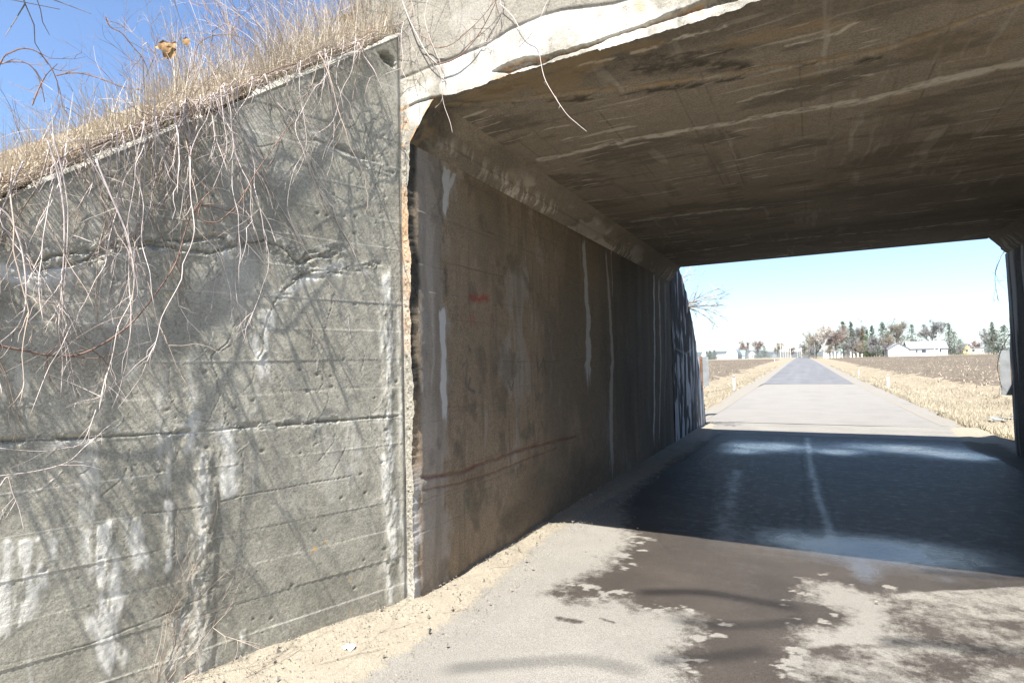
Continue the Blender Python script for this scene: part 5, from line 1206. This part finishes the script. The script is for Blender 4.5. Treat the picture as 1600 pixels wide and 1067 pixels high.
# buildings
MAT['siding'] = simple('white_siding', (.62, .62, .61), .03, 2, .6); MAT['roof'] = simple('grey_shingle', (.20, .21, .23), .2, 3, .9); MAT['glass'] = simple('window_glass', (.05, .06, .08), .2, 1, .2)
MAT['yellow'] = simple('yellow_siding', (.62, .50, .28), .05, 2, .8); MAT['greenroof'] = simple('green_metal', (.20, .36, .32), .1, 2, .6)
def house(x0, x1, Y, dep, wallh, ridge_h, axis_, lab, mw='siding', mr='roof', wins=(), name='house', cat='house', z0=None, door=None):
    xc = (x0+x1)/2; z0 = gz(xc, Y) if z0 is None else z0; e = empty(name, (xc, Y, z0), lab, cat)
    Y1 = Y+dep; w = MB(); r = MB(); ov = .35
    if axis_ == 'y':                                            # gable faces us
        w.prism([(x0, Y, z0-.5), (x1, Y, z0-.5), (x1, Y, z0+wallh), (xc, Y, z0+ridge_h), (x0, Y, z0+wallh)], (0, dep, 0))
        sl_ = (ridge_h-wallh)/((x1-x0)/2)
        for s, xe in ((-1, x0), (1, x1)):
            r.prism([(xe+s*ov, Y-.3, z0+wallh-sl_*ov+.03), (xc, Y-.3, z0+ridge_h+.03), (xc, Y-.3, z0+ridge_h+.22), (xe+s*ov, Y-.3, z0+wallh-sl_*ov+.2)], (0, dep+.6, 0))
    else:
        yc = (Y+Y1)/2
        w.prism([(x0, Y, z0-.5), (x0, Y1, z0-.5), (x0, Y1, z0+wallh), (x0, yc, z0+ridge_h), (x0, Y, z0+wallh)], (x1-x0, 0, 0))
        sl_ = (ridge_h-wallh)/(dep/2)
        for s, ye in ((-1, Y), (1, Y1)):
            r.prism([(x0-.3, ye+s*ov, z0+wallh-sl_*ov+.03), (x0-.3, yc, z0+ridge_h+.03), (x0-.3, yc, z0+ridge_h+.22), (x0-.3, ye+s*ov, z0+wallh-sl_*ov+.2)], (x1-x0+.6, 0, 0))
    w.build('wall', MAT[mw], e); r.build('roof', MAT[mr], e)
    for (a, b, zb, zt_) in wins:
        fr_ = MB(); fr_.box(a-.08, b+.08, Y-.06, Y-.003, z0+zb-.08, z0+zt_+.08); f = fr_.build('window', MAT['white'], e)
        g = MB(); g.box(a, b, Y-.08, Y-.063, z0+zb, z0+zt_); o = g.build('pane', MAT['glass'], e); o.parent = f; o.location = (0, 0, 0)
    if door:
        d_ = MB(); d_.box(door[0], door[1], Y-.05, Y-.003, z0, z0+door[2]); d_.build('door', MAT['white'], e)
    return e
def X_(px, Y): return on_y(px, 550, Y)[0]
Yg = 236; a, b = X_(1388, Yg), X_(1420, Yg)
house(a, b, Yg, 12, 2.6, 4.5, 'y', 'white garage with low gable end facing the field beside the long house', name='garage', cat='garage', door=(a+2.6, b-2.6, 2.2))
Yh = 244; a, b = X_(1419, Yh), X_(1481, Yh)
house(a, b, Yh, 11, 2.5, 5.0, 'x', 'long low white farmhouse with grey roof behind the right field', wins=[(X_(1431, Yh), X_(1434, Yh), 1.1, 2.1), (X_(1440, Yh), X_(1447, Yh), 1.1, 2.1), (X_(1468, Yh), X_(1471, Yh), 1.1, 2.1)])
Y2 = 380; house(X_(1505, Y2), X_(1519, Y2), Y2, 10, 2.8, 5.0, 'y', 'small yellow gabled house far right', 'yellow', wins=[(X_(1511, Y2)-.5, X_(1511, Y2)+.5, 1, 2)])
house(X_(1519.6, Y2+4), X_(1538, Y2+4), Y2+4, 10, 3.0, 5.2, 'x', 'white house with dark windows right of the yellow one', wins=[(X_(1520, Y2)+.3, X_(1526, Y2), .8, 2.2)])
# antenna mast by the long house
p = on_y(1464, 519, 240); x = p[0]; z0 = gz(x, 240); mb = MB(); e = empty('antenna_mast', (x, 240, z0), 'thin white twin antenna mast in front of the long house roof', 'antenna')
mb.tube([(x-.9, 240, z0-.2), (x-.9, 240, z0+4.6)], .11, 5); mb.tube([(x+.4, 240, z0-.2), (x+.2, 240, p[2])], [.13, .08], 5); mb.build('pole', MAT['white'], e)
mb = MB(); [mb.tube([(x+.2-.9, 240, p[2]-1-k*1.1), (x+.2+.9, 240, p[2]-1.1-k*1.1)], .05, 4) for k in range(3)]; mb.build('crossbar', MAT['white'], e)
# arched white barn
Yb = 330; xa, xb = X_(1134.5, Yb), X_(1152.5, Yb); xc = (xa+xb)/2; rb = (xb-xa)/2; z0 = gz(xc, Yb); hb = on_y(1143, 544.5, Yb)[2]-z0
e = empty('arched_barn', (xc, Yb, z0), 'white round roofed barn at the edge of the left field', 'barn')
arc = [(xc+rb*cos(t)*(1.0 if sin(t) > .4 else 1.0), Yb, z0+hb*(.32+.68*sin(t))) for t in np.linspace(0, pi, 17)]
mb = MB(); mb.prism([(xb, Yb, z0-.4)]+arc+[(xa, Yb, z0-.4)], (0, .3, 0)); mb.build('front_wall', MAT['siding'], e)
mb = MB(); 
for (p0, p1) in zip(arc[:-1], arc[1:]): mb.quad((p0[0], Yb+.3, p0[2]), (p1[0], Yb+.3, p1[2]), (p1[0], Yb+22, p1[2]), (p0[0], Yb+22, p0[2]))
mb.box(xb-.05, xb, Yb+.3, Yb+22, z0-.3, z0+hb*.32); mb.box(xa, xa+.05, Yb+.3, Yb+22, z0-.3, z0+hb*.32); mb.build('roof', MAT['galv'], e)
mb = MB(); mb.box(xc-1.3, xc+1.3, Yb-.08, Yb-.003, z0, z0+2.6); mb.build('door', MAT['white'], e)
house(X_(1120, 345), X_(1134, 345), 345, 8, 1.6, 2.4, 'x', 'long low white shed left of the arched barn', mr='white', name='shed', cat='shed')
house(X_(1153, 352), X_(1163, 352), 352, 8, 2.0, 4.6, 'x', 'low shed with pale green roof right of the arched barn', mr='greenroof', name='shed', cat='shed')
house(X_(1170, 400), X_(1178, 400), 400, 8, 2.6, 4.2, 'y', 'white gabled shed left of the cone shaped spruce', mr='white', name='shed', cat='shed', wins=[(X_(1175, 400), X_(1177, 400), .4, 1.9)])
house(X_(1096, 310), X_(1102, 310), 310, 6, 2.4, 5.4, 'y', 'white gabled shed showing beside the marker sign', mr='white', name='shed', cat='shed')
# utility poles
GP = 'utility poles along the road'
for i, (px, top, Y) in enumerate([(1219, 537, 300), (1223, 539, 340), (1226.5, 539, 385), (1229.5, 542, 440), (1232, 543, 500), (1235, 541, 330), (1246, 546, 470), (1249.5, 544, 400), (1252, 543, 340)]):
    p = on_y(px, top, Y); x = p[0]; z0 = gz(x, Y); e = empty('utility_pole', (x, Y, z0), ['tall pale utility pole farthest left of the row', 'pale utility pole second in the row left of the road', 'pale utility pole third in the row left of the road', 'pale utility pole fourth in the row left of the road', 'short pale utility pole fifth in the row left of the road',
        'thick pale pole closest to the left road edge', 'small utility pole just right of the road crest', 'middle utility pole right of the road crest', 'utility pole right of the crest nearest the trees'][i], 'pole', GP)
    mb = MB(); mb.tube([(x, Y, z0-.3), (x, Y, p[2])], [.17, .12], 6); mb.build('pole', MAT['twig_pale'], e); mb = MB(); mb.box(x-1.1, x+1.1, Y-.06, Y+.06, p[2]-.9, p[2]-.75); mb.build('crossarm', MAT['twig_pale'], e)
# diamond road sign back
Yd = 150; p = on_y(1210, 558, Yd); x = p[0]; z0 = gz(x, Yd); zc = on_y(1210, 557, Yd)[2]+.1; e = empty('road_sign', (x, Yd, z0), 'pale diamond shaped road sign left of the road near the poles', 'sign')
mb = MB(); mb.prism([(x-.62, Yd, zc), (x, Yd, zc-.62), (x+.62, Yd, zc), (x, Yd, zc+.62)], (0, .01, 0)); mb.build('panel', MAT['galv'], e); mb = MB(); mb.box(x-.04, x+.04, Yd+.02, Yd+.06, z0-.3, zc+.4); mb.build('post', MAT['white'], e)
# white posts and rails under the trees
e = empty('rail_fence', (X_(1310, 240), 240, gz(X_(1310, 240), 240)), 'white posts of a yard fence below the trees on the right', 'fence')
for i, px in enumerate([1290.5, 1294, 1299, 1304.5, 1309, 1311.5, 1316, 1329, 1334, 1340, 1347]):
    x = X_(px, 240); z = gz(x, 240); mb = MB(); mb.box(x-.16, x+.16, 239.9, 240.1, z-.2, z+[2.0, 1.8, 2.1, 2.3, 1.3, 2.1, 1.2, 2.0, 1.3, 1.6, 1.2][i]); mb.build('post', MAT['white'], e)

# ---------------------------------------------------------------- air
hm = bpy.data.materials.new('haze'); hm.use_nodes = True; ht = hm.node_tree; ht.nodes.clear()
pv = ht.nodes.new('ShaderNodeVolumePrincipled'); pv.inputs['Color'].default_value = (.86, .93, 1, 1); pv.inputs['Density'].default_value = HAZE; pv.inputs['Anisotropy'].default_value = .3
om = ht.nodes.new('ShaderNodeOutputMaterial'); ht.links.new(pv.outputs[0], om.inputs['Volume'])
mb = MB(); mb.box(-3600, 3600, -450, 4300, -60, 85)
tag(mb.build('haze', hm), kind='stuff')
